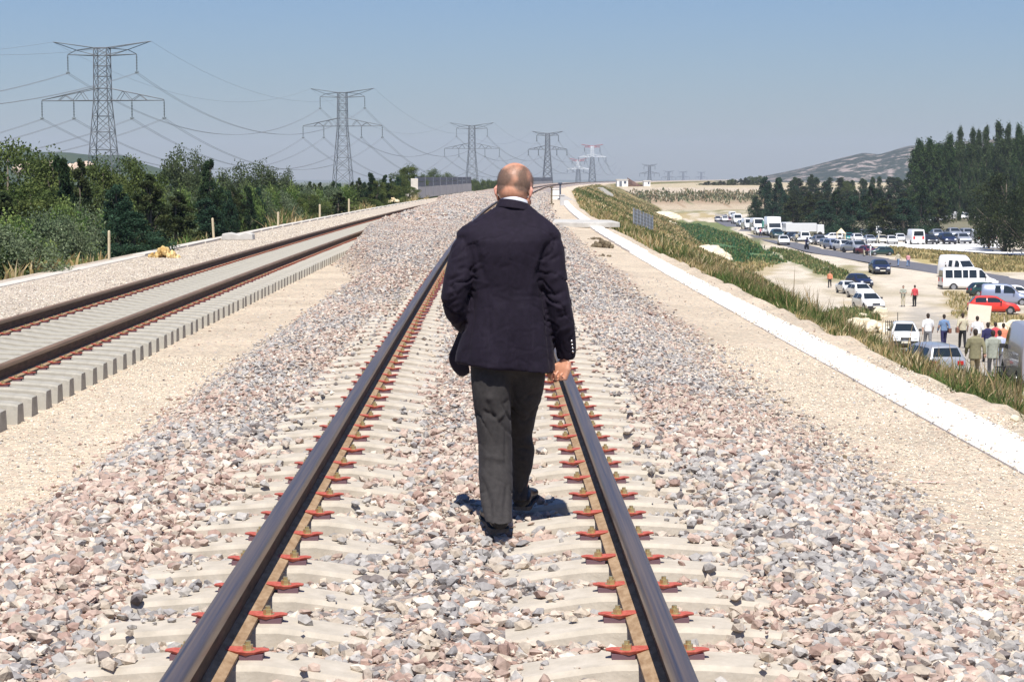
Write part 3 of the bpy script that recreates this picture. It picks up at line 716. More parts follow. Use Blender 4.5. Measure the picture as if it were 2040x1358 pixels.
def grasscol(P, gx, gy):
    n = np.array([noise.noise(Vector((p[0] * gx, p[1] * gy, 4.4))) for p in P]); t = np.clip(.66 + n * 1.5 + .12 * sst(90, 250, P[:, 1]) + .25 * (1 - sst(17, 21, P[:, 1])), .05, .97)
    W = np.stack([1.15 - t, 1.1 - t, np.full_like(t, .45), t * .8, t * .8, t * .45, np.full_like(t, .06)], 1); W /= W.sum(1, keepdims=True)
    k = (W.cumsum(1) < rng.random((len(t), 1))).sum(1).clip(0, 6); return GP[k] * rng.uniform(.75, 1.2, (len(t), 1))
def slope_pts(n, Y0, Y1, d0, d1, yp=1.0):
    Y = Y0 + (Y1 - Y0) * rng.random(n) ** yp; u = d0 + (d1 - d0) * rng.random(n)
    x = LIP_R + u; zt = ztop(np.full(n, LIP_R), Y); z = zt - u / slope_r(Y); z = np.maximum(z, zlow(Y)); return np.stack([x + curve(Y), Y, z - .03], 1)
def capped(P, hmax, lo_):
    # how far the tips stand above the edge of the bank, uneven along it
    u = P[:, 0] - curve(P[:, 1]) - LIP_R; zl_ = ztop(np.full(len(P), LIP_R), P[:, 1]); cl = np.array([noise.noise(Vector((p[1] * .55, p[0] * .6, 7.))) + .5 * noise.noise(Vector((p[1] * 1.9, p[0] * 1.2, 2.))) for p in P])
    return np.clip((lo_ + (1 - lo_) * rng.random(len(P)) ** 1.3) * hmax * (1 + 1.1 * cl) * np.interp(u, [0, .3, .9], [.25, .5, 1]), .05, 1.1)
P = slope_pts(120000, 9, 62, .18, 3.6, .9); k = capped(P, np.interp(P[:, 1], [10, 25, 45, 62], [.30, .34, .38, .42]), .10)
blades('bank_grass', P, k, rng.uniform(.0025, .009, len(P)) * (1 + P[:, 1] / 50), grasscol(P, .4, .30), 'tall green and straw weeds along the near edge of the right bank')
P = slope_pts(60000, 60, 170, .3, 12); k = capped(P, .55, .15); blades('bank_grass', P, k, rng.uniform(.012, .035, len(P)), grasscol(P, .25, .12), 'weeds on the middle stretch of the right bank')
P = slope_pts(60000, 165, 640, .5, 30); P = P[P[:, 2] > zlow(P[:, 1]) + .02]; k = rng.uniform(.15, .6, len(P)); blades('bank_grass', P, k, rng.uniform(.05, .14, len(P)), grasscol(P, .12, .035), 'olive and dry gold grass on the far right bank')
# seed-head weeds leaning over the strip
P = slope_pts(900, 14, 60, .6, 3.0); blades('dry_weeds', P, capped(P, .66, .6), rng.uniform(.006, .014, len(P)), np.tile((.34, .25, .13), (len(P), 1)) * rng.uniform(.6, 1.2, (len(P), 1)), 'tallest thin brown weed stalks standing over the right bank grass', .2)
# left lip
Y = rng.uniform(28, 230, 16000); u = rng.uniform(.1, 2.2, 16000); P = np.stack([LIP_L - u + curve(Y), Y, ztop(np.full(16000, LIP_L), Y) - u / 1.9 - .03], 1)
nn = np.array([noise.noise(Vector((p[0] * .2, p[1] * .09, 2.))) for p in P]); kk = nn > .02; P = P[kk]
blades('left_bank_grass', P, (rng.uniform(.10, .38, len(P)) + .55 * rng.random(len(P)) * (nn[kk] > .28) * (P[:, 1] > 62)) * (1 + nn[kk]), rng.uniform(.02, .05, len(P)), grasscol(P, .3, .1) * 1.05, 'yellow green weeds growing along the left bank edge')
# patches on the low ground
def patch(poly, n, H, W, pal, label, name='low_grass'):
    xs = [p[0] for p in poly]; ys = [p[1] for p in poly]; out = []
    def ins(x, y):
        r = False
        for i in range(len(poly)):
            x0, y0 = poly[i]; x1, y1 = poly[(i + 1) % len(poly)]
            if (y0 > y) != (y1 > y) and x < (x1 - x0) * (y - y0) / (y1 - y0) + x0: r = not r
        return r
    corners = [low(x, y) for x, y in poly]; X0, X1 = min(c.x for c in corners), max(c.x for c in corners); Y0, Y1 = min(c.y for c in corners), max(c.y for c in corners)
    Q = np.stack([rng.uniform(X0, X1, n * 3), rng.uniform(Y0, Y1, n * 3), np.zeros(n * 3)], 1); Q[:, 2] = zlow(Q[:, 1])
    a, b, _ = pix(Q); j = np.array([noise.noise(Vector((q[0] * .3, q[1] * .06, 5.))) for q in Q])
    k = np.array([ins(x + 26 * g, y + 8 * g) for x, y, g in zip(a, b, j)]) & (j > -.28); Q = Q[k][:n]
    C = np.array(pal)[rng.integers(0, len(pal), len(Q))] * rng.uniform(.75, 1.2, (len(Q), 1))
    blades(name, Q, H * rng.uniform(.5, 1.2, len(Q)), W * rng.uniform(.6, 1.3, len(Q)), C, label)
DG = [(.05, .15, .06), (.04, .14, .07), (.09, .17, .05)]; MG = [(.13, .18, .06), (.20, .21, .08), (.10, .15, .05), (.33, .28, .13)]; DD = [(.42, .33, .15), (.50, .40, .20), (.30, .26, .11), (.20, .2, .08)]
patch([(1340, 445), (1400, 450), (1450, 468), (1530, 500), (1560, 522), (1440, 525), (1380, 492)], 5200, .5, .12, DG, 'blue green reed patch between the grass bank and the road')
patch([(1330, 440), (1480, 470), (1568, 525), (1440, 528), (1350, 480)], 5000, .5, .12, MG, 'mid green grass around the reed patch')
patch([(1530, 493), (1600, 507), (1690, 545), (1680, 560), (1600, 538)], 2500, .45, .1, MG, 'thin grass strip along the lower road edge')
patch([(1400, 522), (1540, 526), (1520, 540), (1440, 548)], 900, .4, .08, DD, 'dry straw grass in front of the green patch')
patch([(1770, 494), (1860, 501), (2100, 520), (2100, 548), (1930, 538), (1780, 510)], 5000, .45, .1, DD, 'dry yellow meadow between the road and the parked rows')
patch([(1890, 582), (1960, 592), (1960, 625), (1900, 636)], 1200, .3, .05, DD, 'dry tufts in front of the minibus')
patch([(1960, 625), (2060, 640), (2060, 690), (1990, 660)], 1500, .4, .05, DD, 'dry tufts around the boulder heap on the right')
patch([(1690, 615), (1760, 640), (1700, 665), (1640, 640)], 1800, .6, .06, MG, 'weeds around the boulder heap below the white cars')

n = 9000; P = np.stack([rng.uniform(40, 110, n), rng.uniform(655, 728, n), np.zeros(n)], 1); P[:, 2] = zlow(P[:, 1]); jn = np.array([noise.noise(Vector((p[0] * .25, p[2] * .9, 6.))) for p in P]); kz = np.abs(P[:, 2] + 4.0 + 1.2 * jn) < rng.uniform(.4, 2.0, n); P = P[kz]
blades('bank_scrub', P, rng.uniform(.3, 1.1, len(P)), rng.uniform(.1, .3, len(P)), np.array([(.12, .14, .06), (.20, .18, .09), (.07, .10, .04), (.30, .22, .13)])[rng.integers(0, 4, len(P))], 'scrub growing across the far pale bank')
# ------------------------------------------------------------------ trees
def leaves(P, S, C, up=.0):
    n = len(P); N = rng.normal(size=(n, 3)); N[:, 2] += up; N /= np.linalg.norm(N, axis=1, keepdims=True)
    U = np.cross(N, rng.normal(size=(n, 3))); U /= np.linalg.norm(U, axis=1, keepdims=True); Wv = np.cross(N, U)
    s = S[:, None]; Vv = np.stack([P - U * s, P - Wv * s * .55 + N * s * .15, P + U * s, P + Wv * s * .55 + N * s * .15], 1).reshape(-1, 3)
    T = np.arange(n * 4).reshape(-1, 4); return Vv, T, np.repeat(C, 4, 0)
def crown(kind, h, r, nleaf, size, c1, c2, nclump):
    """clumps of leaves; every clump has its own tone"""
    P = []; CC = []; c1, c2 = np.array(c1), np.array(c2); cl = []
    for i in range(nclump):
        a = rnd.uniform(0, 2 * math.pi)
        if kind == 'broad':
            t = rnd.uniform(.12, 1); rr = r * math.sqrt(max(0, 1 - ((t - .52) / .5) ** 2)) * rnd.uniform(.35, 1.0); q = r * rnd.uniform(.20, .38); z = h * t; qz = q * .8
        elif kind == 'conifer':
            t = rnd.random() ** 1.1; rr = r * (1 - t ** 1.5) ** .8 * rnd.uniform(.3, 1.1) + .05 * r; q = r * (.12 + .20 * (1 - t)); z = h * (.02 + .94 * t); qz = q * .8
        elif kind == 'poplar':
            t = rnd.random(); rr = r * float(np.interp(t, [0, .12, .3, .75, .92, 1], [.3, .7, .95, .85, .5, .15])) * rnd.uniform(.1, .95); q = r * rnd.uniform(.18, .42); z = h * (.04 + .92 * t); qz = q * rnd.uniform(1.2, 2.3)
        else:
            t = rnd.uniform(0, 1); rr = r * math.sqrt(max(0.05, 1 - t * t)) * rnd.uniform(.2, 1.0); q = r * rnd.uniform(.18, .34); z = h * t * .9; qz = q
        cl.append((rr * math.cos(a), rr * math.sin(a), z, q, qz, rnd.random()))
    per = nleaf // nclump
    for (x, y, z, q, qz, tone) in cl:
        d = rng.normal(size=(per, 3)); d /= np.linalg.norm(d, axis=1, keepdims=True); d *= (rng.random((per, 1)) ** .45) * rng.uniform(.7, 1.25, (per, 1))
        P.append(np.array([x, y, z]) + d * np.array([q, q, qz])); CC.append((c1 + (c2 - c1) * tone)[None] * rng.uniform(.7, 1.3, (per, 1)))
    P = np.concatenate(P); CC = np.concatenate(CC); P[:, 2] = np.maximum(P[:, 2], .1)
    return leaves(P, size * rng.uniform(.6, 1.3, len(P)), CC, .5), cl
TP = {}
def tree_proto(key, kind, h, r, nleaf, size, c1, c2, nclump, trunk=.22, hid=False):
    (Vv, T, CC), cl = crown(kind, h, r, nleaf, size, c1, c2, nclump)
    # bring the crown to its nominal size
    zq = np.percentile(Vv[:, 2], 99.3); rq = np.percentile(np.hypot(Vv[:, 0], Vv[:, 1]), 96); kz, kr = h / zq, r / rq; Vv = Vv * np.array([kr, kr, kz]); cl = [(a * kr, b * kr, c * kz, d * kr, e * kz, f) for a, b, c, d, e, f in cl]
    cr = meshnp('crown', Vv, T, M_leaf, CC); cm = cr.data; bpy.data.objects.remove(cr)
    mb = MB(); top = h * (.95 if kind != 'bush' else .4)
    mb.tube([(0, 0, -.5), (.03 * h * .3, 0, h * .25), (-.02 * h * .3, .05, h * .6), (0, 0, top)], [trunk, trunk * .8, trunk * .45, .03], 7)
    for (x, y, z, q, qz, tn) in cl[::max(1, len(cl) // 16)]:
        mb.tube([(0, 0, max(.1, z - q * 1.6 - .1 * h)), (x * .5, y * .5, max(.15, z - q)), (x, y, z)], [trunk * .3, trunk * .2, .02], 5)
    tm = meshpy('trunk', mb.V, mb.F, M_bark, True, do_link=False).data
    TP[key] = (cm, tm, h, r)
tree_proto('oak0', 'broad', 9, 3.6, 22000, .10, (.055, .085, .022), (.165, .205, .058), 70)
tree_proto('oak1', 'broad', 9, 3.2, 20000, .10, (.058, .088, .024), (.175, .21, .062), 64)
tree_proto('oak2', 'broad', 10, 3.9, 16000, .13, (.055, .08, .032), (.145, .175, .08), 48)
tree_proto('con0', 'conifer', 9, 2.9, 9000, .13, (.012, .032, .014), (.045, .078, .028), 95)
tree_proto('con1', 'conifer', 9, 2.5, 9000, .13, (.018, .040, .014), (.075, .090, .030), 85)
tree_proto('con2', 'conifer', 8, 3.4, 9000, .14, (.014, .04, .020), (.05, .10, .055), 90)
tree_proto('oli0', 'broad', 7, 3.6, 7000, .13, (.012, .024, .008), (.050, .066, .022), 70)
tree_proto('pop0', 'poplar', 20, 2.0, 10000, .20, (.03, .058, .02), (.095, .135, .055), 90, .3)
tree_proto('pop1', 'poplar', 18, 2.6, 9000, .21, (.025, .06, .014), (.09, .14, .045), 110, .3)
tree_proto('bush0', 'bush', 3.2, 2.4, 10000, .065, (.10, .14, .07), (.22, .26, .15), 46, .08)
tree_proto('bush1', 'bush', 2.6, 2.2, 10000, .06, (.07, .14, .03), (.24, .30, .09), 40, .08)
def ground_left(Y, X):
    x_ = X - curve(Y); zt = float(ztop(np.array([LIP_L]), Y)[0]); return max(-7.2, zt - max(0, LIP_L - x_) / 1.9)
def tree(kind, px_, ytop, D, wpx, label, cat, group, side='R', gz=None):
    P = at(px_, ytop, D); z0 = gz if gz is not None else (float(zlow(D)) if side == 'R' else ground_left(D, P.x))
    cm, tm, h, r = TP[kind]; H = max(P.z - z0, 1.0); Wd = wpx * D / F / 2
    name = {'oak': 'deciduous_tree', 'con': 'conifer_tree', 'oli': 'round_tree', 'pop': 'poplar_tree', 'bus': 'shrub'}[kind[:3]]
    Wd *= {'pop': 1.12 if D < 480 else 1.35, 'con': 1.45, 'oli': 1.15, 'oak': 1.35}.get(kind[:3], 1.1)
    t = empty(name, (P.x, D, z0), rnd.uniform(0, 6.28)); t.scale = (Wd / r, Wd / r, H / h)
    tag(t, label, cat, group)
    for nm, me in (('crown', cm), ('trunk', tm)):
        link(bpy.data.objects.new(nm, me), t)
    return t
GL = 'trees along the left bank'
LT = [  # left side: kind, px, top y, D, width px, label
 ('oak0', 15, 296, 92, 190, 'leafy green tree filling the left edge of the photo'),
 ('oak1', 105, 318, 88, 150, 'leafy tree just left of the two dark spires below the nearest pylon'),
 ('oak0', 60, 372, 74, 170, 'bright green tree in front at the left edge, below the tree tops'),
 ('con0', 118, 318, 76, 88, 'dark pointed conifer left of the nearest pylon foot'),
 ('con1', 158, 324, 78, 74, 'dark pointed conifer directly below the nearest pylon foot'),
 ('oak1', 205, 330, 96, 120, 'olive green tree behind the foot of the nearest pylon'),
 ('oak0', 272, 322, 98, 120, 'olive green crown right of the nearest pylon foot'),
 ('con2', 232, 372, 74, 96, 'dark spreading conifer behind the tallest stake'),
 ('con1', 298, 352, 84, 88, 'dark conifer above the yellow bags'),
 ('oak2', 345, 310, 150, 96, 'tall round topped tree, highest crown left of the spired conifer'),
 ('oak2', 392, 314, 155, 66, 'tall loose tree with sky showing through, beside the spired conifer'),
 ('con0', 418, 322, 108, 62, 'single dark spired conifer standing above the left tree line'),
 ('oak2', 378, 376, 112, 90, 'grey green tree in front of the tall round crown'),
 ('con1', 350, 386, 92, 92, 'dark conifer behind the yellow bags, lower one'),
 ('con2', 410, 398, 98, 84, 'dark conifer behind the slanting grey stake'),
 ('oak2', 466, 336, 175, 78, 'pale rounded tree right of the spired conifer'),
 ('oak2', 522, 333, 180, 88, 'rounded grey green tree left of the second pylon'),
 ('oak2', 568, 346, 190, 50, 'small pale tree left of the second pylon foot'),
 ('bush0', 130, 432, 60, 130, 'grey green bushy shrub left of the tallest stake'),
 ('bush1', 30, 470, 54, 120, 'dark leafy shrub at the left edge above the kerb'),
 ('bush1', 20, 524, 50, 110, 'light green shrub touching the kerb at the left edge'),
 ('con2', 265, 424, 64, 110, 'bluish conifer filling the gap right of the tallest stake'),
 ('oak1', 812, 333, 235, 58, 'round green tree left of the noise barrier'),
 ('oak0', 858, 340, 440, 42, 'green crown rising behind the left end of the noise barrier'),
 ('oak0', 890, 347, 450, 36, 'low green crown behind the middle of the noise barrier'),
 ('con0', 738, 346, 190, 38, 'dark pointed conifer left of the round tree by the noise barrier'),
 ('con0', 768, 350, 200, 30, 'narrow dark conifer beside the round tree by the noise barrier'),
]
for k, x, yt, D, wp, lb in LT: tree(k, x, yt, D, wp, lb, 'shrub' if k[:3] == 'bus' else 'tree', GL, 'L')
# the even dark row behind the stakes
LAB_ROW = 'dark conifer in the even row behind the stakes of the left bank'
for i in range(30):
    x = 438 + i * 12.6 + rnd.uniform(-4, 4); D = 108 + i * 4.3 + rnd.uniform(-5, 5); top_ = 382 - i * .75 + rnd.uniform(-9, 7)
    tree(rnd.choice(['con0', 'con1', 'con2']), x, top_, D, 44 - i * .55, LAB_ROW, 'tree', GL, 'L')
for i in range(26):
    xx = 8 + i * 29 + rnd.uniform(-10, 10); DD = max(66, 62 + xx * .13) + rnd.uniform(0, 10)
    tree(rnd.choice(['con1', 'con2', 'oak0', 'oak1']), xx, 392 - xx * .012 + rnd.uniform(-14, 12), DD, 8600 / DD, 'dark leafy tree low in the left thicket', 'tree', GL, 'L')
for i in range(30):
    x = 10 + i * 23 + rnd.uniform(-9, 9); D = 50 + x * .16
    o = tree('bush1' if i % 2 else 'bush0', x, HZ + 4200 * 1.9 / D * .70 - rnd.uniform(0, 25), D, 4000 * 3.0 / D, 'low weedy shrub at the foot of the left tree line', 'shrub', 'shrubs at the foot of the left trees', 'L')
for x, yt, D, wp in [(800, 352, 228, 30), (825, 350, 240, 34), (846, 350, 430, 30), (876, 352, 445, 30), (904, 354, 455, 26), (752, 360, 190, 34), (780, 366, 200, 34), (815, 372, 215, 40)]:
    tree('oak1', x, yt, D, wp, 'low green crown filling the gap beside the noise barrier', 'tree', GL, 'L')
for i in range(9):
    tree('oak1', 935 + i * 8.2 + rnd.uniform(-3, 3), 360 + rnd.uniform(-2, 3), 520 + i * 10, 20, 'small far green tree between the noise barrier and the bald head', 'tree', 'far trees past the noise barrier', 'L')
GR = 'conifers behind the parked cars'
RT = [
 ('con2', 1524, 354, 470, 44, 'dark tree at the left end of the belt, where the road comes in'),
 ('con2', 1551, 356, 455, 40, 'dark pointed tree, second at the left end of the belt'),
 ('con0', 1507, 392, 465, 26, 'low dark tree hanging over the far end of the car line'),
 ('con2', 1540, 402, 440, 46, 'dark low tree at the left corner of the belt'),
 ('con1', 1580, 396, 415, 46, 'dark bushy conifer above the white and green box van'),
 ('con1', 1612, 384, 395, 40, 'upright conifer above the long white truck'),
 ('con2', 1640, 400, 375, 56, 'spreading green conifer above the white estate car'),
 ('con0', 1668, 380, 380, 44, 'dark conifer behind the spreading green one'),
 ('con2', 1700, 392, 348, 64, 'broad blue green conifer behind the teal car'),
 ('con0', 1735, 372, 368, 50, 'tall dark conifer in the middle of the belt'),
 ('con1', 1760, 396, 346, 56, 'green conifer above the rounded white van'),
 ('con2', 1800, 396, 346, 64, 'broad conifer just left of the car glimpses among the trees'),
 ('con0', 1835, 372, 366, 52, 'dark conifer under the first poplars'),
 ('con1', 1870, 392, 372, 50, 'conifer standing over the cars glimpsed among the trees'),
 ('con0', 1905, 350, 560, 60, 'dark conifer behind the glimpsed cars, below the poplars'),
 ('con0', 1945, 345, 560, 60, 'dark conifer behind the glimpsed cars, next to the big right tree'),
 ('oli0', 2005, 350, 290, 125, 'very large dark green tree at the right edge, hanging over the chalk bank'),
 ('oli0', 1972, 392, 300, 70, 'dark lower crown left of the very large tree'),
 ('oli0', 2050, 360, 275, 110, 'dark tree cut by the right edge of the photo'),
]
for k, x, yt, D, wp, lb in RT: tree(k, x, yt, D, wp, lb, 'tree', GR)
for i in range(30):
    x = 1585 + i * 15.2 + rnd.uniform(-5, 5); tree(rnd.choice(['con0', 'con1', 'oli0', 'con2']), x, 372 + rnd.uniform(-10, 14), 600 + rnd.uniform(-40, 20), 36, 'dark conifer in the second rank of the belt on the right', 'tree', GR)
for i in range(16):
    x = 1560 + i * 19 + rnd.uniform(-5, 5); tree(rnd.choice(['con0', 'con1', 'oli0']), x, 384 + rnd.uniform(-8, 10), 480 + rnd.uniform(-20, 30), 44, 'dark conifer between the two ranks of the belt on the right', 'tree', GR)
for i in range(22):
    x = 1560 + i * 12 + rnd.uniform(-9, 9); tree(rnd.choice(['pop0', 'pop1']), x, 354 + rnd.uniform(-6, 8), 700, rnd.uniform(9, 18), 'small far poplar in the row under the limestone hill', 'poplar', 'far poplars under the hill')
tree('oak1', 1687, 362, 600, 26, 'reddish brown round tree top in the belt', 'tree', GR)
GP_ = 'tall poplars behind the belt'
PT = [(1832, 281, 34, 'broad leafy poplar at the left end of the tall group'), (1853, 279, 30, 'leafy poplar, second from the left of the tall group'), (1872, 300, 30, 'lower poplar in the dip of the tall group'),
      (1893, 270, 30, 'poplar with ragged top, left of the slim one'), (1914, 256, 17, 'slim poplar standing above its neighbours, left of the pair'), (1938, 258, 18, 'left poplar of the close pair'), (1950, 262, 17, 'right poplar of the close pair'),
      (1966, 255, 20, 'slim poplar with gaps on both sides'), (1990, 246, 26, 'tallest poplar of the group'), (2009, 250, 20, 'poplar right of the tallest one'), (2030, 252, 28, 'poplar at the right edge of the photo'), (2052, 256, 30, 'poplar cut by the right edge')]
for x, yt, wp, lb in PT: tree('pop1' if wp > 26 else 'pop0', x, yt, 470, wp, lb, 'poplar', GP_)
for i in range(15): tree('pop1', 1822 + i * 15.5 + rnd.uniform(-4, 4), 298 - i * .9 + rnd.uniform(-9, 9), 508, rnd.uniform(24, 34), 'middle height poplar between the tall ones', 'poplar', GP_)
for i in range(13): tree('pop1', 1828 + i * 18, 330 + rnd.uniform(-14, 14), 500, 24, 'lower poplar filling in behind the tall ones', 'poplar', GP_)
for i in range(16):
    x = 1398 + i * 7.6 + rnd.uniform(-3, 3); tree(rnd.choice(['oak0', 'oak1', 'con1']), x, 364 - i * .8 + rnd.uniform(-2, 3), 900, 14, 'small far tree on the skyline left of the hill', 'tree', 'far tree line left of the hill', gz=-1.5)

# ------------------------------------------------------------------ hills and far land
def ridge(name, prof, D, depth, base_px, mat, rough, seed, nx=160, ny=26, back=.5):
    xs = np.linspace(prof[0][0], prof[-1][0], nx); ys = np.interp(xs, [p[0] for p in prof], [p[1] for p in prof]); Vv = []
    for j in range(ny + 1):
        t = j / ny; Dj = D - depth * (1 - t)
        for x, y in zip(xs, ys):
            T = at(x, y, D); zb = 1.63 - (base_px - HZ) * D / F; tt = math.sin(t * math.pi / 2) ** .8
            X = T.x * Dj / D; n1 = noise.fractal(Vector((X * rough + seed, Dj * rough * .6, seed)), 1.0, 2.0, 5)
            z = zb + (T.z - zb) * tt + n1 * min(T.z - zb, 25) * .10 * (1 if j < ny else .6)
            Vv.append((X, Dj, z))
    for x, y in zip(xs, ys):
        T = at(x, y, D); Vv.append((T.x * (1 + back), D * (1 + back), -30))
    m = nx; Fc = [(j * m + i, j * m + i + 1, (j + 1) * m + i + 1, (j + 1) * m + i) for j in range(ny + 1) for i in range(nx - 1)]
    return tag(meshpy(name, Vv, Fc, mat, True), kind='structure')
M_hill = noisy('limestone_and_scrub', (.025, .038, .025), (.30, .245, .215), .055, .95, .6, .12, detail=13, bdist=3)
_r = [n for n in M_hill.node_tree.nodes if n.type == 'VALTORGB'][0]; _r.color_ramp.elements[0].position = .51; _r.color_ramp.elements[1].position = .60
M_dhill = noisy('dark_scrub_hill', (.028, .05, .03), (.06, .085, .04), .05, .95, .5, .2, bdist=2)
M_far = noisy('far_land', (.10, .13, .11), (.16, .18, .15), .002, 1)
ridge('hill', [(1440, 372), (1490, 358), (1525, 350), (1570, 341), (1600, 334), (1640, 325), (1680, 315), (1720, 306), (1750, 308), (1790, 296), (1812, 290), (1860, 286), (1900, 283), (2040, 276), (2200, 268), (2400, 275)], 2500, 240, 385, M_hill, .006, 3.1)
ridge('hill', [(-400, 290), (-100, 297), (0, 300), (30, 301), (80, 304), (140, 306), (185, 311), (240, 312), (262, 316), (280, 326), (330, 340), (500, 365)], 1500, 200, 372, M_dhill, .01, 8.2)
P = at(100, 334, 1100); mb = MB()
for k in range(9): mb.ell((-16 + k * 4.4, rnd.uniform(-2, 2), rnd.uniform(-1.5, 1)), (4.2, 4, 3.0 + rnd.uniform(-.6, .8)), 10, 6)
o = mb.build('sandstone_outcrop', noisy('bare_sandstone', (.50, .36, .26), (.68, .54, .42), .3, .95, .6, bdist=.3)); o.location = P; tag(o, 'bare pinkish rock face below the dark hill on the left', 'rock face')
mb = MB(); 
Vv = []; NX = 90
for i in range(NX):
    X = -3500 + 7000 * i / (NX - 1); zt = -1 + 5 * noise.noise(Vector((X * .0011, 2, 5))) + 2 * noise.noise(Vector((X * .006, 1, 5)))
    Vv += [(X, 5200, -12), (X, 5600, zt), (X, 6100, -12)]
Fc = []
for i in range(NX - 1):
    a = i * 3; Fc += [(a, a + 3, a + 4, a + 1), (a + 1, a + 4, a + 5, a + 2)]
tag(meshpy('far_hills', Vv, Fc, M_far, True), kind='structure')

# ------------------------------------------------------------------ rubble and boulders
M_rub = noisy('cream_limestone', (.58, .49, .33), (.80, .72, .56), 1.1, .95, .5, 8, bdist=.05)
def heap(px0, px1, yb, hpx, label, n, cat='rubble', rs=.18, ymul=.5, name='rubble_heap'):
    P = low((px0 + px1) / 2, yb); s = P.y / F; W = (px1 - px0) * s; H = hpx * s; mb = MB()
    for k in range(n):
        u = rnd.uniform(-1, 1); v = rnd.uniform(-1, 1); hh = H * max(0, 1 - u * u) * max(0, 1 - v * v); q = H * rs * rnd.uniform(.6, 1.6)
        i0 = len(mb.V); mb.ell((u * W / 2, v * W * ymul, hh * .8), (q * 1.3, q * 1.2, q * .9), 7, 5, Matrix.Rotation(rnd.uniform(0, 3), 3, 'Z'))
        for j in range(i0, len(mb.V)):
            c_ = Vector((u * W / 2, v * W * ymul, hh * .8)); d_ = Vector(mb.V[j]) - c_; mb.V[j] = tuple(c_ + d_ * (1 + .3 * noise.noise(Vector(mb.V[j]) * 3 / max(q, .1) * .3)))
    o = mb.build(name, M_rub); o.location = P; return tag(o, label, cat)
heap(1374, 1446, 524, 30, 'long cream rubble bank on the grass slope above the dry grass', 220, rs=.35)
heap(1292, 1352, 438, 14, 'flat cream spoil heap beyond the mesh fence', 160, rs=.4)
heap(1310, 1350, 452, 9, 'smaller cream spoil heap just in front of the flat one', 90, rs=.4)
heap(1668, 1774, 664, 30, 'heap of cream boulders below the nearest of the white cars', 90, 'boulders', .24, .35, 'boulder_heap')
heap(1968, 2075, 672, 34, 'heap of cream boulders behind the walking crowd', 110, 'boulders', .22, .35, 'boulder_heap')
for px_, yb, wp, hp, lb in [(1755, 634, 34, 22, 'largest cream boulder of the heap by the white cars'), (1718, 640, 24, 16, 'second cream boulder, left of the largest one'), (2022, 838, 22, 12, 'pale stone lying at the bank edge at bottom right')]:
    if yb < 800: P = low(px_, yb)
    else: P = at(px_, yb, 18.5)
    s = P.y / F; mb = MB(); mb.ell((0, 0, hp * s * .4), (wp * s / 2, wp * s / 2.3, hp * s * .62), 12, 8)
    mb.V = [tuple(Vector(v) * (1 + .35 * noise.noise(Vector(v) * (2.2 / (wp * s)))) ) for v in mb.V]
    o = mb.build('boulder', M_rub); o.location = P; tag(o, lb, 'boulder')

# ------------------------------------------------------------------ pylons and conductors
M_lat = noisy('weathered_lattice_steel', (.13, .14, .15), (.20, .21, .22), .4, .7, metal=.3)
M_red = principled('red_painted_steel', (.50, .10, .10), .6); M_wht = principled('white_painted_steel', (.75, .76, .78), .6)
M_glass = principled('insulator_glass', (.12, .14, .14), .3, 0, .5)
M_wire = principled('conductor_aluminium', (.26, .27, .29), .6, .2)
def mast_w(z): return np.interp(z, [-9, 8, 25, 38.1], [8.6, 6.2, 3.6, 3.3]) / 2
def mast(b, levels, th):
    cs = lambda z: [Vector((sx * mast_w(z), sy * mast_w(z), z)) for sx, sy in ((-1, -1), (1, -1), (1, 1), (-1, 1))]
    for z0, z1 in zip(levels[:-1], levels[1:]):
        A, B = cs(z0), cs(z1)
        for k in range(4):
            b.bar(A[k], B[k], th * 1.25); l = (k + 1) % 4
            b.bar(A[k], B[l], th * .75); b.bar(A[l], B[k], th * .75); b.bar(B[k], B[l], th * .75)
def arm_top(b, th):
    for s in (-1, 1):
        for sy in (-1, 1):
            b.bar((s * 1.6, sy * 1.6, 38.1), (s * 12.8, 0, 39.4 + .3), th); b.bar((s * 1.6, sy * 1.6, 36.2), (s * 9, 0, 36.5), th)
            b.bar((s * 12.8, 0, 39.7), (s * 6.4, 0, 37.5), th * .8); b.bar((s * 6.4, 0, 37.5), (s * 1.6, sy * 1.6, 36.3), th * .8); b.bar((s * 9, 0, 36.5), (s * 6.8, 0, 37.6), th * .8); b.bar((s * 6.8, 0, 37.6), (s * 1.6, sy * 1.6, 38.1), th * .8)
    for sy in (-1, 1): b.bar((-1.6, sy * 1.6, 38.1), (1.6, sy * 1.6, 38.1), th)
def arm_low(b, th):
    for s in (-1, 1):
        for sy in (-1, 1):
            m_ = 1.8
            b.bar((s * m_, sy * m_, 28), (s * 16, 0, 25.1), th); b.bar((s * m_, sy * m_, 24.9), (s * 16, 0, 24.9), th)
            P_ = [(s * 4, 24.9), (s * 5.6, 27.2), (s * 7.6, 24.9), (s * 9.8, 26.3), (s * 11.6, 24.9)]
            for (xa, za), (xb, zb) in zip(P_[:-1], P_[1:]):
                fa, fb = 1 - abs(xa) / 16, 1 - abs(xb) / 16
                b.bar((xa, sy * m_ * fa, za), (xb, sy * m_ * fb, zb), th * .75)
INS = [(-9, 36.4), (9, 36.4), (-16, 24.9), (-7.6, 24.9), (7.6, 24.9), (16, 24.9)]
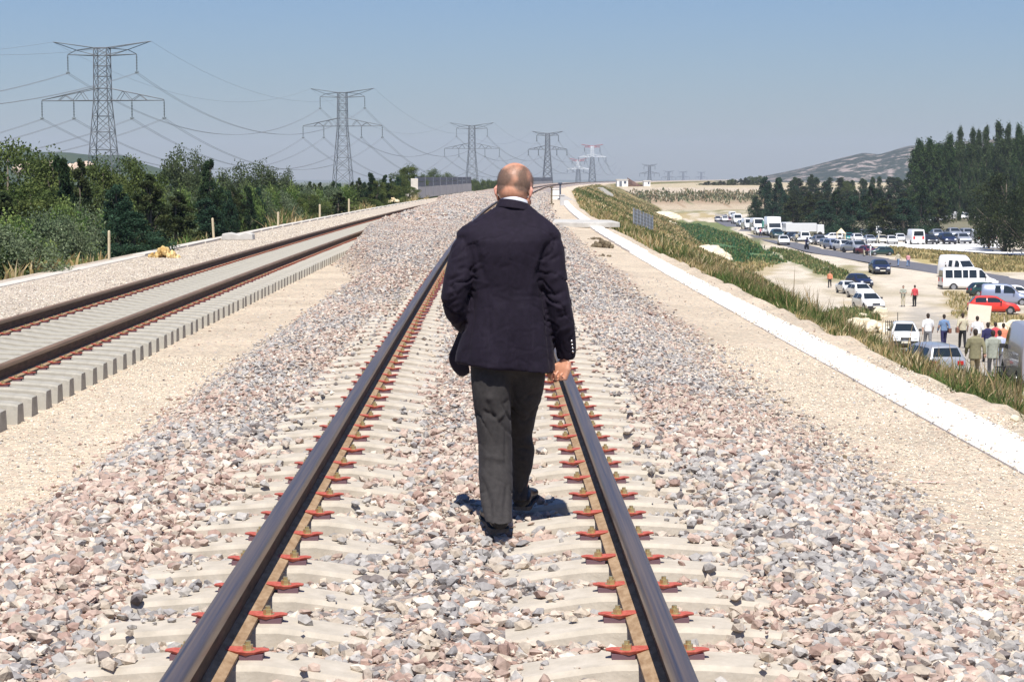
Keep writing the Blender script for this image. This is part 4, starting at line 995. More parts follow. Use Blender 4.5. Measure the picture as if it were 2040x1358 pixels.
def pylon_proto(th, top_mat=None, up_mat=None):
    t = empty('pylon')
    b = MB(); mast(b, [-9.5, -4, 2, 7.5, 12.5, 17, 21, 24.9], th); b.build('lower_mast', M_lat, t)
    b = MB(); mast(b, [24.9, 28, 31, 33.6, 36.2, 38.1], th); b.build('upper_mast', up_mat or M_lat, t)
    b = MB(); arm_top(b, th); b.build('top_crossarm', top_mat or M_lat, t)
    b = MB(); arm_low(b, th); b.build('lower_crossarm', up_mat or M_lat, t)
    for x, z in INS:
        b = MB(); b.bar((x, 0, z), (x, 0, z - 4.3), th * 1.1, 6)
        for k in range(5): b.bar((x, 0, z - .6 - k * .7), (x, 0, z - .8 - k * .7), th * 2, 8)
        b.bar((x - .5, 0, z - 4.3), (x + .5, 0, z - 4.7), th); b.bar((x + .5, 0, z - 4.3), (x - .5, 0, z - 4.7), th); b.build('insulator', M_glass, t)
    return t
PY = [(203, 512, 1.0, 'nearest and tallest pylon, far left, standing behind the trees', 0), (682, 800, 1.0, 'second pylon, between the far left one and the bald head', 0),
      (940, 1163, 1.0, 'third pylon, behind the noise barrier just left of the bald head', 0), (1091, 1660, 1.0, 'pylon just right of the bald head', 0), (1180, 2350, 1.0, 'distant pylon with red top and white upper mast, the taller of two', 1)]
protoP = pylon_proto(.105); protoR = pylon_proto(.26, M_red, M_wht); protoF = pylon_proto(.24)
pos = []
for i, (px_, D, sc_, lb, red) in enumerate(PY):
    src = protoP if i == 0 else (copy_tree(protoR if red else (protoF if D > 1500 else protoP)))
    D *= 1.05; yt_ = [84, 177, 245, 262, 288][i]; Pq = at(px_, yt_, D); zt = Pq.z - 39.6
    src.location = (Pq.x, D, zt); src.rotation_euler = (0, 0, R(-8)); tag(src, lb, 'pylon', 'pylons of the high voltage line'); pos.append(Vector((Pq.x, D, zt)))
for px_, D, zt, sc_, lb, red in [(1152, 2650, 1, .95, 'lower distant pylon with red top, left of the taller red and white one', 1), (1294, 3000, 0, .95, 'grey far pylon above the girder stack', 0), (1332, 4200, -2, .95, 'faint far pylon right of the one above the huts', 0), (1361, 4700, -2, .95, 'very faint pylon in the haze, second from the right', 0), (1397, 5000, -4, .95, 'faintest pylon in the haze, farthest right', 0)]:
    q = protoR if (red and px_ != 1152) else (protoR if red else protoF)
    o = q if (q is protoR and not protoR.get('label')) or (q is protoF and not protoF.get('label')) else copy_tree(q)
    D *= 1.05; yt_ = {1152: 316, 1294: 327, 1332: 340, 1361: 341, 1397: 342}[px_]; Pq = at(px_, yt_, D); zt = Pq.z - 39.6 * sc_; o.location = (Pq.x, D, zt); o.rotation_euler = (0, 0, R(-20)); o.scale = (sc_,) * 3; tag(o, lb, 'pylon', 'pylons of the high voltage line')
pos = [Vector((-165, 226, -4))] + pos + [Vector((190, 3300, 2))]
names = ['upper left conductor pair', 'upper right conductor pair', 'outer left lower conductor pair', 'inner left lower conductor pair', 'inner right lower conductor pair', 'outer right lower conductor pair', 'thin earth wire on the left tips of the pylons', 'thin earth wire on the right tips of the pylons']
cs8, sn8 = math.cos(R(-8)), math.sin(R(-8))
for k in range(8):
    x, z = (INS[k][0], INS[k][1] - 4.6) if k < 6 else ((-12.8, 39.7) if k == 6 else (12.8, 39.7))
    mb = MB()
    for a, b in zip(pos[:-1], pos[1:]):
        A = a + Vector((x * cs8, x * sn8, z)); B = b + Vector((x * cs8, x * sn8, z)); L_ = (B - A).length
        sag = min(11.5 * (L_ / 290) ** 2, 15) * (1 if k < 6 else .75); n = 26
        th = .042 if k < 6 else .026
        for off in ((-.35, .35) if k < 6 else (0,)):
            pts = []; rd = []
            for i in range(n + 1):
                u = i / n; p = A.lerp(B, u); p.z -= 4 * sag * u * (1 - u); p.x += off; pts.append(p); rd.append(th * (.75 + p.y / 1500))
            mb.tube(pts, rd, 4)
    tag(mb.build('power_line', M_wire), names[k] + (' strung from pylon to pylon' if k < 6 else ''), 'power line', 'wires of the high voltage line')
# ------------------------------------------------------------------ vehicles
def paint(name, c, metal=0.0): 
    m = principled(name, c, .32, metal, .5); m.node_tree.nodes['Principled BSDF'].inputs['Coat Weight'].default_value = .5; return m
PAINT = {'white': paint('white_car_paint', (.80, .80, .79)), 'cream': paint('cream_car_paint', (.72, .66, .52)), 'silver': paint('silver_car_paint', (.45, .47, .50), .4), 'bluegrey': paint('blue_grey_car_paint', (.30, .34, .45), .3),
         'navy': paint('navy_car_paint', (.014, .022, .06)), 'green': paint('dark_green_car_paint', (.018, .05, .045)), 'teal': paint('teal_car_paint', (.03, .20, .19)), 'red': paint('red_car_paint', (.68, .045, .025)),
         'maroon': paint('maroon_car_paint', (.16, .02, .03)), 'black': paint('black_car_paint', (.012, .013, .016)), 'grey': paint('grey_car_paint', (.22, .22, .24), .2), 'lilac': paint('grey_lilac_paint', (.36, .34, .37), .1)}
M_tyre = noisy('tyre_rubber', (.02, .02, .02), (.04, .04, .04), 10, .85)
M_rim = principled('wheel_rim', (.40, .41, .43), .4, .7)
M_win = principled('tinted_car_glass', (.018, .025, .03), .08, 0, .6)
M_trim = principled('black_plastic_trim', (.035, .035, .037), .6)
M_lamp = principled('headlamp_glass', (.75, .78, .80), .12, 0, .7)
M_tail = principled('tail_lamp_glass', (.55, .02, .02), .2, 0, .6)
M_plate = principled('number_plate', (.75, .72, .60), .5)
SPEC = {  # length, width, height, belt, profile (x, z), roof width, front glass (x0,x1), rear glass, side windows [(x0,x1)]
 'hatch': dict(L=3.9, W=1.62, H=1.42, belt=.90, rw=1.14, prof=[(0, .42), (.04, .78), (.12, .90), (.55, 1.36), (.95, 1.41), (1.6, 1.42), (2.15, 1.37), (2.85, .94), (3.55, .80), (3.80, .66), (3.9, .42)], fg=(2.20, 2.84), rg=(.14, .52), sw=[(.50, 1.35), (1.42, 2.40)], wh=(.72, 3.15)),
 'sedan': dict(L=4.45, W=1.70, H=1.40, belt=.90, rw=1.16, prof=[(0, .42), (.04, .82), (.15, .94), (.85, .98), (1.35, 1.34), (1.7, 1.39), (2.3, 1.40), (2.70, 1.34), (3.40, .95), (4.1, .82), (4.38, .66), (4.45, .42)], fg=(2.74, 3.38), rg=(.88, 1.32), sw=[(1.25, 2.0), (2.07, 2.95)], wh=(.86, 3.60)),
 'wagon': dict(L=4.45, W=1.70, H=1.46, belt=.92, rw=1.20, prof=[(0, .42), (.03, .80), (.10, .96), (.35, 1.38), (.7, 1.45), (2.3, 1.46), (2.70, 1.38), (3.40, .96), (4.1, .82), (4.38, .66), (4.45, .42)], fg=(2.74, 3.38), rg=(.12, .33), sw=[(.45, 1.2), (1.27, 2.05), (2.12, 2.98)], wh=(.86, 3.60)),
 'van': dict(L=4.9, W=1.92, H=2.15, belt=1.15, rw=1.66, prof=[(0, .42), (.02, 1.1), (.06, 2.02), (.25, 2.12), (1.5, 2.15), (3.0, 2.13), (3.35, 2.02), (4.05, 1.22), (4.60, 1.02), (4.84, .76), (4.9, .42)], fg=(3.42, 4.03), rg=None, sw=[(3.02, 3.72)], wh=(.90, 4.10)),
 'minibus': dict(L=5.1, W=1.95, H=2.05, belt=1.12, rw=1.68, prof=[(0, .42), (.02, 1.1), (.08, 1.92), (.25, 2.02), (1.5, 2.05), (3.1, 2.03), (3.5, 1.95), (4.25, 1.18), (4.80, 1.00), (5.04, .74), (5.1, .42)], fg=(3.58, 4.22), rg=(.03, .07), sw=[(.22, .88), (.98, 1.70), (1.80, 2.28), (2.38, 3.05), (3.28, 3.86)], wh=(.95, 4.25)),
 'highvan': dict(L=4.9, W=1.98, H=2.55, belt=1.2, rw=1.55, prof=[(0, .42), (.02, 1.1), (.08, 2.30), (.3, 2.50), (1.5, 2.55), (2.9, 2.52), (3.35, 2.25), (3.55, 1.95), (4.15, 1.22), (4.60, 1.02), (4.84, .76), (4.9, .42)], fg=(3.58, 4.12), rg=None, sw=[(1.95, 2.55), (3.02, 3.78)], wh=(.90, 4.10)),
 'smallvan': dict(L=4.1, W=1.68, H=1.80, belt=1.02, rw=1.40, prof=[(0, .42), (.02, .9), (.06, 1.68), (.2, 1.77), (1.2, 1.80), (2.1, 1.77), (2.45, 1.66), (3.10, 1.05), (3.75, .88), (4.02, .68), (4.1, .42)], fg=(2.50, 3.08), rg=(.03, .05), sw=[(1.15, 1.62), (1.85, 2.78)], wh=(.75, 3.35)),
 'box': dict(L=5.6, W=2.1, H=2.75, belt=1.2, rw=2.04, prof=[(0, .55), (.01, 1.2), (.02, 2.70), (.1, 2.75), (3.6, 2.75), (3.65, 2.70), (3.70, 2.0), (4.3, 1.95), (4.75, 1.20), (5.3, 1.02), (5.54, .76), (5.6, .45)], fg=(4.36, 4.73), rg=None, sw=[(3.85, 4.45)], wh=(1.1, 4.85)),
}
VM = {}
def veh_meshes(kind):
    s = SPEC[kind]; L, W, H, belt = s['L'], s['W'], s['H'], s['belt']; px_, pz = zip(*s['prof'])
    hh = lambda x: float(np.interp(x, px_, pz))
    def halfw(x, z):
        e = 1 - .10 * sst(L * .80, L, x) - .05 * (1 - sst(0, L * .12, x)); w_ = W / 2 * float(e)
        if z <= .45: return w_ * (.93 + .07 * max(0, (z - .2)) / .25)
        if z <= belt: return w_
        return w_ + (s['rw'] / 2 * float(e) - w_) * min(1, (z - belt) / (H - belt))
    xs = sorted(set([round(v, 3) for v in px_] + [round(L * k / 26, 3) for k in range(27)]))
    Vv = []; n = 12
    for x in xs:
        t = hh(x); zb = min(belt, t - .04); zb2 = min(.55, zb - .02); ring = []
        top = t; w3 = halfw(x, top) * (.97 if top > belt else .93)
        pts = [(halfw(x, .22), .24), (halfw(x, .45), max(.30, zb2 * .8)), (halfw(x, zb), zb), (w3, top - .025), (w3 * .86, top), (0, top + (.02 if top > belt else .03))]
        if top < .45: pts = [(halfw(x, .3), .26), (halfw(x, .3), .3), (halfw(x, .3), .36), (w3, .39), (w3 * .9, .41), (0, .42)]
        for y, z in pts: ring.append((x - L / 2, -y, z))
        for y, z in pts[:-1][::-1]: ring.append((x - L / 2, y, z))
        ring.append((x - L / 2, 0, .24)); Vv += ring
    n = len(Vv) // len(xs)
    Fc = [(i * n + k, (i + 1) * n + k, (i + 1) * n + (k + 1) % n, i * n + (k + 1) % n) for i in range(len(xs) - 1) for k in range(n)] + [tuple(range(n)), tuple(range((len(xs) - 1) * n, len(xs) * n))[::-1]]
    out = {'body': meshpy('body', Vv, Fc, PAINT['white'], False, do_link=False).data}
    me = out['body']; me.polygons.foreach_set('use_smooth', [True] * len(me.polygons))
    def side(x0, x1, sgn):
        z0 = belt + .03; Vq = []; pts = []
        m = 6
        up = []; 
        for i in range(m + 1):
            x = x0 + (x1 - x0) * i / m; zt = min(hh(x) - .09, H - .12, belt + .74); up.append((x, max(zt, z0 + .01)))
        for x, z in up: Vq += [(x - L / 2, sgn * (halfw(x, z0) + .006), z0), (x - L / 2, sgn * (halfw(x, z) * .985 + .010), z)]
        Fq = [(2 * i, 2 * i + 2, 2 * i + 3, 2 * i + 1) for i in range(m)]
        return Vq, Fq
    out['windows'] = []
    for a, b in s['sw']:
        for sg in ((-1, 1)):
            if kind in ('van', 'box', 'highvan') and False: pass
            v_, f_ = side(a, b, sg); out['windows'].append(meshpy('side_window', v_, f_, M_win, do_link=False).data)
    def glass(a, b, nm):
        Vq = []
        dx = .022 if a > L / 2 else -.022
        for i in range(5):
            x = a + (b - a) * i / 4; z = hh(x) + .012
            for y in (-.84, .84): Vq.append((x - L / 2 + dx, y * halfw(x, hh(x)) * (.97 if abs(b - a) > .1 else .9), z))
        return meshpy(nm, Vq, [(2 * i, 2 * i + 1, 2 * i + 3, 2 * i + 2) for i in range(4)], M_win, do_link=False).data
    out['windscreen'] = glass(*s['fg'], 'windscreen')
    if s['rg'] and s['rg'][1] - s['rg'][0] > .1: out['rear_window'] = glass(*s['rg'], 'rear_window')
    else:
        b = MB(); z0, z1 = belt + .1, H - .25; w_ = s['rw'] * .40
        b.add([(-L / 2 - .012, -w_ * 1.08, z0), (-L / 2 - .012, w_ * 1.08, z0), (-L / 2 + .0 + .03, w_, z1), (-L / 2 + .03, -w_, z1), (-L / 2 + .1, -w_, z0), (-L / 2 + .1, w_, z0), (-L / 2 + .1, w_, z1), (-L / 2 + .1, -w_, z1)], [(3, 2, 1, 0), (4, 5, 6, 7)])
        out['rear_window'] = meshpy('rear_window', b.V, b.F, M_win, do_link=False).data
    R_ = .30 if kind in ('hatch', 'sedan', 'wagon', 'smallvan') else .34; tw = .20
    b = MB(); b.bar((0, -tw / 2, 0), (0, tw / 2, 0), R_, 20); out['tyre'] = meshpy('tyre', b.V, b.F, M_tyre, do_link=False).data
    b = MB(); b.bar((0, -tw / 2 - .012, 0), (0, tw / 2 + .012, 0), R_ * .62, 14); out['rim'] = meshpy('rim', b.V, b.F, M_rim, do_link=False).data
    b = MB(); w_ = W / 2 * .86; xf = L / 2
    b.box(xf - .05, xf + .04, -w_, w_, .26, .46); out['bumper'] = meshpy('bumper', b.V, b.F, M_trim, do_link=False).data
    b = MB(); b.box(-xf - .04, -xf + .05, -w_, w_, .26, .46); out['rbumper'] = meshpy('bumper', b.V, b.F, M_trim, do_link=False).data
    zl_ = .66 if H < 1.6 else .80
    out['lights'] = []
    for sg in (-1, 1):
        b = MB(); a_, c_ = sorted((sg * w_ * .60, sg * w_ * .95)); xx = xf - (.10 if H < 1.6 else .10); b.box(xx - .08, xx + .075, a_, c_, zl_ - .09, zl_ + .07, top=.96); out['lights'].append(meshpy('headlight', b.V, b.F, M_lamp, do_link=False).data)
        b = MB(); b.box(-xf - .015, -xf + .06, a_ if sg < 0 else a_, c_, zl_ - .02, zl_ + (.16 if H < 1.6 else .35)); out['lights'].append(meshpy('tail_light', b.V, b.F, M_tail, do_link=False).data)
        b = MB(); xm = s['fg'][1] - .38 - L / 2; y0 = halfw(xm + L / 2, belt); y_a, y_b = sorted((sg * (y0 - .0), sg * (y0 + .17))); b.box(xm - .05, xm + .05, y_a, y_b, belt + .03, belt + .17); out['lights'].append(meshpy('mirror', b.V, b.F, M_trim, do_link=False).data)
    b = MB(); b.box(xf - .02, xf + .03, -w_ * .45, w_ * .45, zl_ - .10, zl_ + .0); out['grille'] = meshpy('grille', b.V, b.F, M_trim, do_link=False).data
    b = MB(); b.box(xf + .03, xf + .055, -.26, .26, .33, .44); out['plate'] = meshpy('number_plate', b.V, b.F, M_plate, do_link=False).data
    # dark wheel arches
    out['arches'] = []
    for xw in s['wh']:
        for sg in (-1, 1): b = MB(); b.bar((xw - L / 2, sg * (W / 2 * .94), R_ + .03), (xw - L / 2, sg * (W / 2 + .004) * .995, R_ + .03), R_ + .055, 18); out['arches'].append(meshpy('wheel_arch', b.V, b.F, M_trim, do_link=False).data)
    b = MB(); b.box(-L / 2 + .3, L / 2 - .3, -W / 2 * .8, W / 2 * .8, .14, .26); out['floor'] = meshpy('underbody', b.V, b.F, M_trim, do_link=False).data
    return out
GC = 'vehicles parked around the road'
def vehicle(kind, color, px_, yb, wpx, head, label, cat='car', lod=2, view='front', lift=0.0, P=None, group=GC):
    if kind not in VM: VM[kind] = veh_meshes(kind)
    m = VM[kind]; s = SPEC[kind]; P = P or low(px_, yb)
    real = s['W'] if view == 'front' else s['L']; sc_ = wpx * P.y / F / real; sc_ = min(max(sc_, .82), 1.22)
    name = {'hatch': 'hatchback_car', 'sedan': 'saloon_car', 'wagon': 'estate_car', 'van': 'panel_van', 'minibus': 'minibus', 'highvan': 'high_roof_van', 'smallvan': 'small_van', 'box': 'box_van'}[kind]
    t = empty(name, (P.x, P.y, P.z + lift), R(head)); t.scale = (sc_,) * 3; tag(t, label, cat, group)
    def pt(me, par=t, loc=None):
        o = bpy.data.objects.new(me.name.split('.')[0], me); link(o, par)
        if loc: o.location = loc
        return o
    b = pt(m['body']); b.material_slots[0].link = 'OBJECT'; b.material_slots[0].material = PAINT[color]
    for q in m['windows']: pt(q)
    pt(m['windscreen']); pt(m['rear_window'])
    R_ = .30 if kind in ('hatch', 'sedan', 'wagon', 'smallvan') else .34
    for q in m['arches']: pt(q)
    pt(m['bumper'])
    for xw in s['wh']:
        for sg in (-1, 1):
            wl = pt(m['tyre'], t, (xw - s['L'] / 2, sg * (s['W'] / 2 - .09), R_))
            if lod > 1: pt(m['rim'], wl)
    for q in m['lights']: pt(q)
    if lod > 1: pt(m['rbumper']); pt(m['grille']); pt(m['plate']); pt(m['floor'])
    if color in ('white', 'silver') and kind in ('hatch',) and lod > 1: pass
    return t
V_ = vehicle
V_('minibus', 'white', 1929, 578, 113, 2, 'white minibus side on with five windows, in front of the high roofed van', 'minibus', view='side')
V_('highvan', 'white', 1908, 553, 35, -62, 'white high roofed van with dark open side door, behind the minibus', 'van')
V_('hatch', 'green', 1966, 590, 76, 8, 'dark green hatchback between the minibus and the blue grey van', view='side')
V_('smallvan', 'bluegrey', 2004, 608, 98, -14, 'blue grey van with dark side windows behind the red car', 'van', view='side')
V_('wagon', 'white', 2024, 598, 92, -12, 'white car cut by the right edge behind the blue grey van', view='side')
V_('hatch', 'red', 1979, 625, 100, -8, 'bright red hatchback behind the big cream placard', view='side')
V_('sedan', 'navy', 1752, 545, 34, -92, 'dark navy car alone on the sandy ground below the road', lod=2)
V_('hatch', 'navy', 1712, 572, 31, -76, 'dark blue car parked behind the first of the white cars')
V_('sedan', 'white', 1688, 584, 30, -84, 'white saloon in front of the dark blue car, leftmost of the white three')
V_('hatch', 'white', 1714, 594, 34, -80, 'white car in the middle of the white three')
V_('hatch', 'white', 1730, 618, 41, -82, 'white car nearest to the boulder heap, rightmost of the white three')
V_('hatch', 'white', 1801, 690, 55, -98, 'white car with dark windscreen half hidden by weeds, left of the walkers')
V_('wagon', 'silver', 1852, 748, 78, 98, 'silver grey car seen from behind through the weeds, nearest car to the line')
P = low(2070, 772); V_('van', 'lilac', 2070, 772, 118, 84, 'grey van cut by the right edge beside the men in suits', 'van', P=P)
# line along the road
RL = [
 ('sedan', 'grey', 1430, 441, 11, -94, 'grey car on the road at the far bend', 'car'), ('hatch', 'white', 1444, 442, 13, -92, 'white car driving on the road near the far bend', 'car'),
 ('van', 'white', 1459, 437, 13, -90, 'farthest white van at the head of the parked line', 'van'), ('hatch', 'maroon', 1455, 442, 10, -90, 'dark red car beside the farthest white van', 'car'),
 ('van', 'white', 1468, 446, 18, -88, 'second white van of the parked line, behind the white saloon', 'van'), ('sedan', 'silver', 1478, 452, 17, -88, 'silver car following the second white van', 'car'),
 ('van', 'white', 1490, 457, 20, -86, 'third white van of the parked line', 'van'), ('van', 'white', 1509, 460, 23, -86, 'white van with people standing at its front', 'van'), 
 ('sedan', 'white', 1514, 468, 20, -88, 'white saloon by the group standing on the road', 'car'), ('box', 'white', 1540, 470, 29, -90, 'tall white box van with a green front, biggest in the line', 'van'),
 ('hatch', 'green', 1548, 475, 22, -88, 'dark car below the tall box van', 'car'), ('hatch', 'white', 1561, 488, 22, -94, 'white car driving down the road, alone on the asphalt', 'car'),
 ('wagon', 'white', 1570, 462, 24, -80, 'white car parked apart at the trees, above the line', 'car'), ('hatch', 'black', 1579, 480, 20, -88, 'black car in front of the long white truck', 'car'),
 ('hatch', 'silver', 1590, 482, 18, -88, 'silver car between the black car and the white van', 'car'), ('smallvan', 'white', 1603, 482, 20, -90, 'white van facing the road below the truck', 'van'),
 ('hatch', 'white', 1617, 487, 17, -90, 'white car just behind the motorcyclist', 'car'), ('sedan', 'grey', 1632, 488, 24, -86, 'dark grey car right of the motorcyclist', 'car'),
 ('wagon', 'silver', 1647, 492, 20, -86, 'silver estate half hidden behind the blue grey car', 'car'), ('wagon', 'bluegrey', 1660, 497, 25, -82, 'blue grey estate with bright windscreen in the line', 'car'),
 ('hatch', 'white', 1681, 500, 26, -78, 'white car with dark windscreen in the line below the lot', 'car'), ('sedan', 'silver', 1705, 504, 32, -74, 'silver saloon near the end of the line', 'car'),
 ('sedan', 'maroon', 1727, 507, 22, -70, 'dark red car with a person in white beside it', 'car')]
for k, c_, x, y, w_, h_, lb, ct in RL: V_(k, c_, x, y, w_, h_, lb, ct, lod=1)
V_('hatch', 'green', 1755, 509, 42, 184, 'dark green car side on, last of the line along the road', lod=2, view='side')
LOT = [
 ('wagon', 'white', 1657, 479, 32, -170, 'white estate car seen from the side, leftmost of the lot', 'car', 'side'), ('hatch', 'teal', 1691, 481, 19, -90, 'teal car beside the cream canopy', 'car', 'front'),
 ('hatch', 'white', 1708, 483, 20, -88, 'white car right of the teal car', 'car', 'front'), ('hatch', 'silver', 1722, 473, 18, -88, 'silver car in the back rank, behind the white pair', 'car', 'front'),
 ('sedan', 'silver', 1732, 485, 20, -90, 'silver car left of the rounded white van', 'car', 'front'), ('smallvan', 'white', 1754, 474, 22, -92, 'rounded white van in the back rank', 'van', 'front'),
 ('hatch', 'cream', 1757, 486, 20, -90, 'cream car in front of the rounded white van', 'car', 'front'), ('hatch', 'white', 1776, 487, 20, -92, 'white car right of the cream one', 'car', 'front'),
 ('wagon', 'white', 1793, 483, 20, -94, 'white estate with open tailgate, left of the blank white van', 'car', 'front'), ('hatch', 'silver', 1781, 473, 18, -90, 'silver car behind the white estate, back rank', 'car', 'front'),
 ('van', 'white', 1822, 487, 27, 92, 'blank white van in the middle of the lot', 'van', 'front'), ('hatch', 'maroon', 1840, 480, 16, -90, 'dark red car peeping out right of the blank van', 'car', 'front'),
 ('sedan', 'black', 1852, 487, 23, -90, 'black car right of the blank white van', 'car', 'front'), ('sedan', 'silver', 1866, 475, 22, -90, 'silver saloon behind the black car', 'car', 'front'),
 ('hatch', 'navy', 1886, 487, 26, -86, 'navy car with bright headlights in the middle of the front rank', 'car', 'front'), ('sedan', 'silver', 1899, 474, 24, -86, 'silver saloon behind the navy car', 'car', 'front'),
 ('sedan', 'silver', 1916, 486, 26, -88, 'silver car left of the last big white van', 'car', 'front'), ('wagon', 'silver', 1926, 474, 22, -88, 'silver estate in the back rank near the last big van', 'car', 'front'),
 ('van', 'white', 1950, 486, 27, 92, 'big blank white van near the right end of the lot', 'van', 'front'), ('smallvan', 'white', 1973, 485, 16, 90, 'white van with red rear at the right end of the lot', 'van', 'front')]
for k, c_, x, y, w_, h_, lb, ct, vw in LOT: V_(k, c_, x, y, w_, h_, lb, ct, lod=1, view=vw, lift=.05)
for x, y, c_, k in [(1893, 438, 'white', 'hatch'), (1911, 437, 'white', 'van'), (1926, 436, 'silver', 'hatch'), (1936, 438, 'white', 'sedan'), (1948, 434, 'white', 'smallvan'), (1902, 434, 'silver', 'sedan'), (1920, 431, 'white', 'hatch'), (1869, 441, 'white', 'hatch'), (1852, 443, 'silver', 'hatch')]:
    V_(k, c_, x, y, 14, -90 + rnd.uniform(-12, 12), 'pale vehicle glimpsed through the trees behind the lot', 'car', lod=1, group='vehicles glimpsed among the trees')
# green front of the box van is a tarpaulin; long white truck; canopy
P = low(1595, 472); t = empty('articulated_truck', P, R(8)); tag(t, 'long low white truck parked across behind the line of cars', 'truck', GC)
mb = MB(); mb.box(-2.9, 2.5, -1.1, 1.1, .9, 2.35); mb.build('trailer', PAINT['white'], t, bevel=.05)
mb = MB(); mb.box(2.6, 3.9, -1.05, 1.05, .5, 2.1, top=.9); mb.build('cab', PAINT['white'], t, bevel=.08)
mb = MB(); mb.box(3.0, 3.95, -.9, .9, 1.35, 1.9); mb.build('windscreen', M_win, t)
for xw in (-2.1, -1.2, 3.1):
    for sg in (-1, 1): mb = MB(); mb.bar((xw, sg * .85, .45), (xw, sg * 1.1, .45), .45, 16); mb.build('wheel', M_tyre, t)
M_tealc = noisy('green_tarpaulin', (.06, .26, .20), (.12, .36, .28), 2, .7)
P = low(1527, 468); mb = MB(); mb.box(-.85, .85, -.8, .8, .7, 2.45, top=.88); mb.box(-.8, .8, -1.0, 1.0, .3, .69)
o = mb.build('covered_trailer', M_tealc, bevel=.06); o.location = P; tag(o, 'pale green covered trailer against the tall white box van', 'trailer')
P = low(1675, 482); mb = MB()
for a in (-.6, .6):
    for b_ in (-.6, .6): mb.bar((a, b_, 0), (a, b_, 1.5), .05)
mb.add([(-.7, -.7, 1.5), (.75, -.7, 1.3), (.7, .7, 1.45), (-.7, .7, 1.4), (.05, 0, 2.2), (-.6, 0, 1.9)], [(0, 1, 4), (1, 2, 4), (2, 3, 4), (3, 0, 4), (3, 2, 1, 0)])
o = mb.build('canopy', M_cream); o.location = P; tag(o, 'small cream canopy between the white estate and the teal car', 'canopy')

# ------------------------------------------------------------------ people far off
SKIN = noisy('skin_far', (.42, .24, .17), (.52, .31, .22), 9, .6)
def cloth(name, c): return noisy(name, tuple(v * .85 for v in c), tuple(min(1, v * 1.15) for v in c), 12, .9, .3, 30)
CL = {'white': cloth('white_cloth', (.78, .78, .78)), 'blue': cloth('blue_denim', (.17, .26, .42)), 'khaki': cloth('khaki_cloth', (.24, .22, .13)), 'sage': cloth('sage_grey_cloth', (.33, .35, .29)), 'beige': cloth('beige_cloth', (.55, .50, .36)),
      'navy': cloth('navy_cloth', (.03, .03, .09)), 'black': cloth('black_cloth', (.02, .02, .022)), 'lightblue': cloth('light_blue_cloth', (.50, .56, .76)), 'orange': cloth('orange_cloth', (.75, .28, .16)), 'rose': cloth('rose_cloth', (.72, .35, .36)),
      'red': cloth('red_cloth', (.60, .08, .09)), 'grey': cloth('grey_cloth', (.22, .22, .23)), 'olive': cloth('dark_olive_cloth', (.08, .08, .06)), 'camel': cloth('camel_cloth', (.36, .29, .17))}
HAIR = noisy('dark_hair', (.02, .014, .010), (.05, .035, .025), 30, .7)
LEATHER = noisy('brown_leather', (.16, .07, .05), (.24, .12, .08), 20, .5)
PM = {}
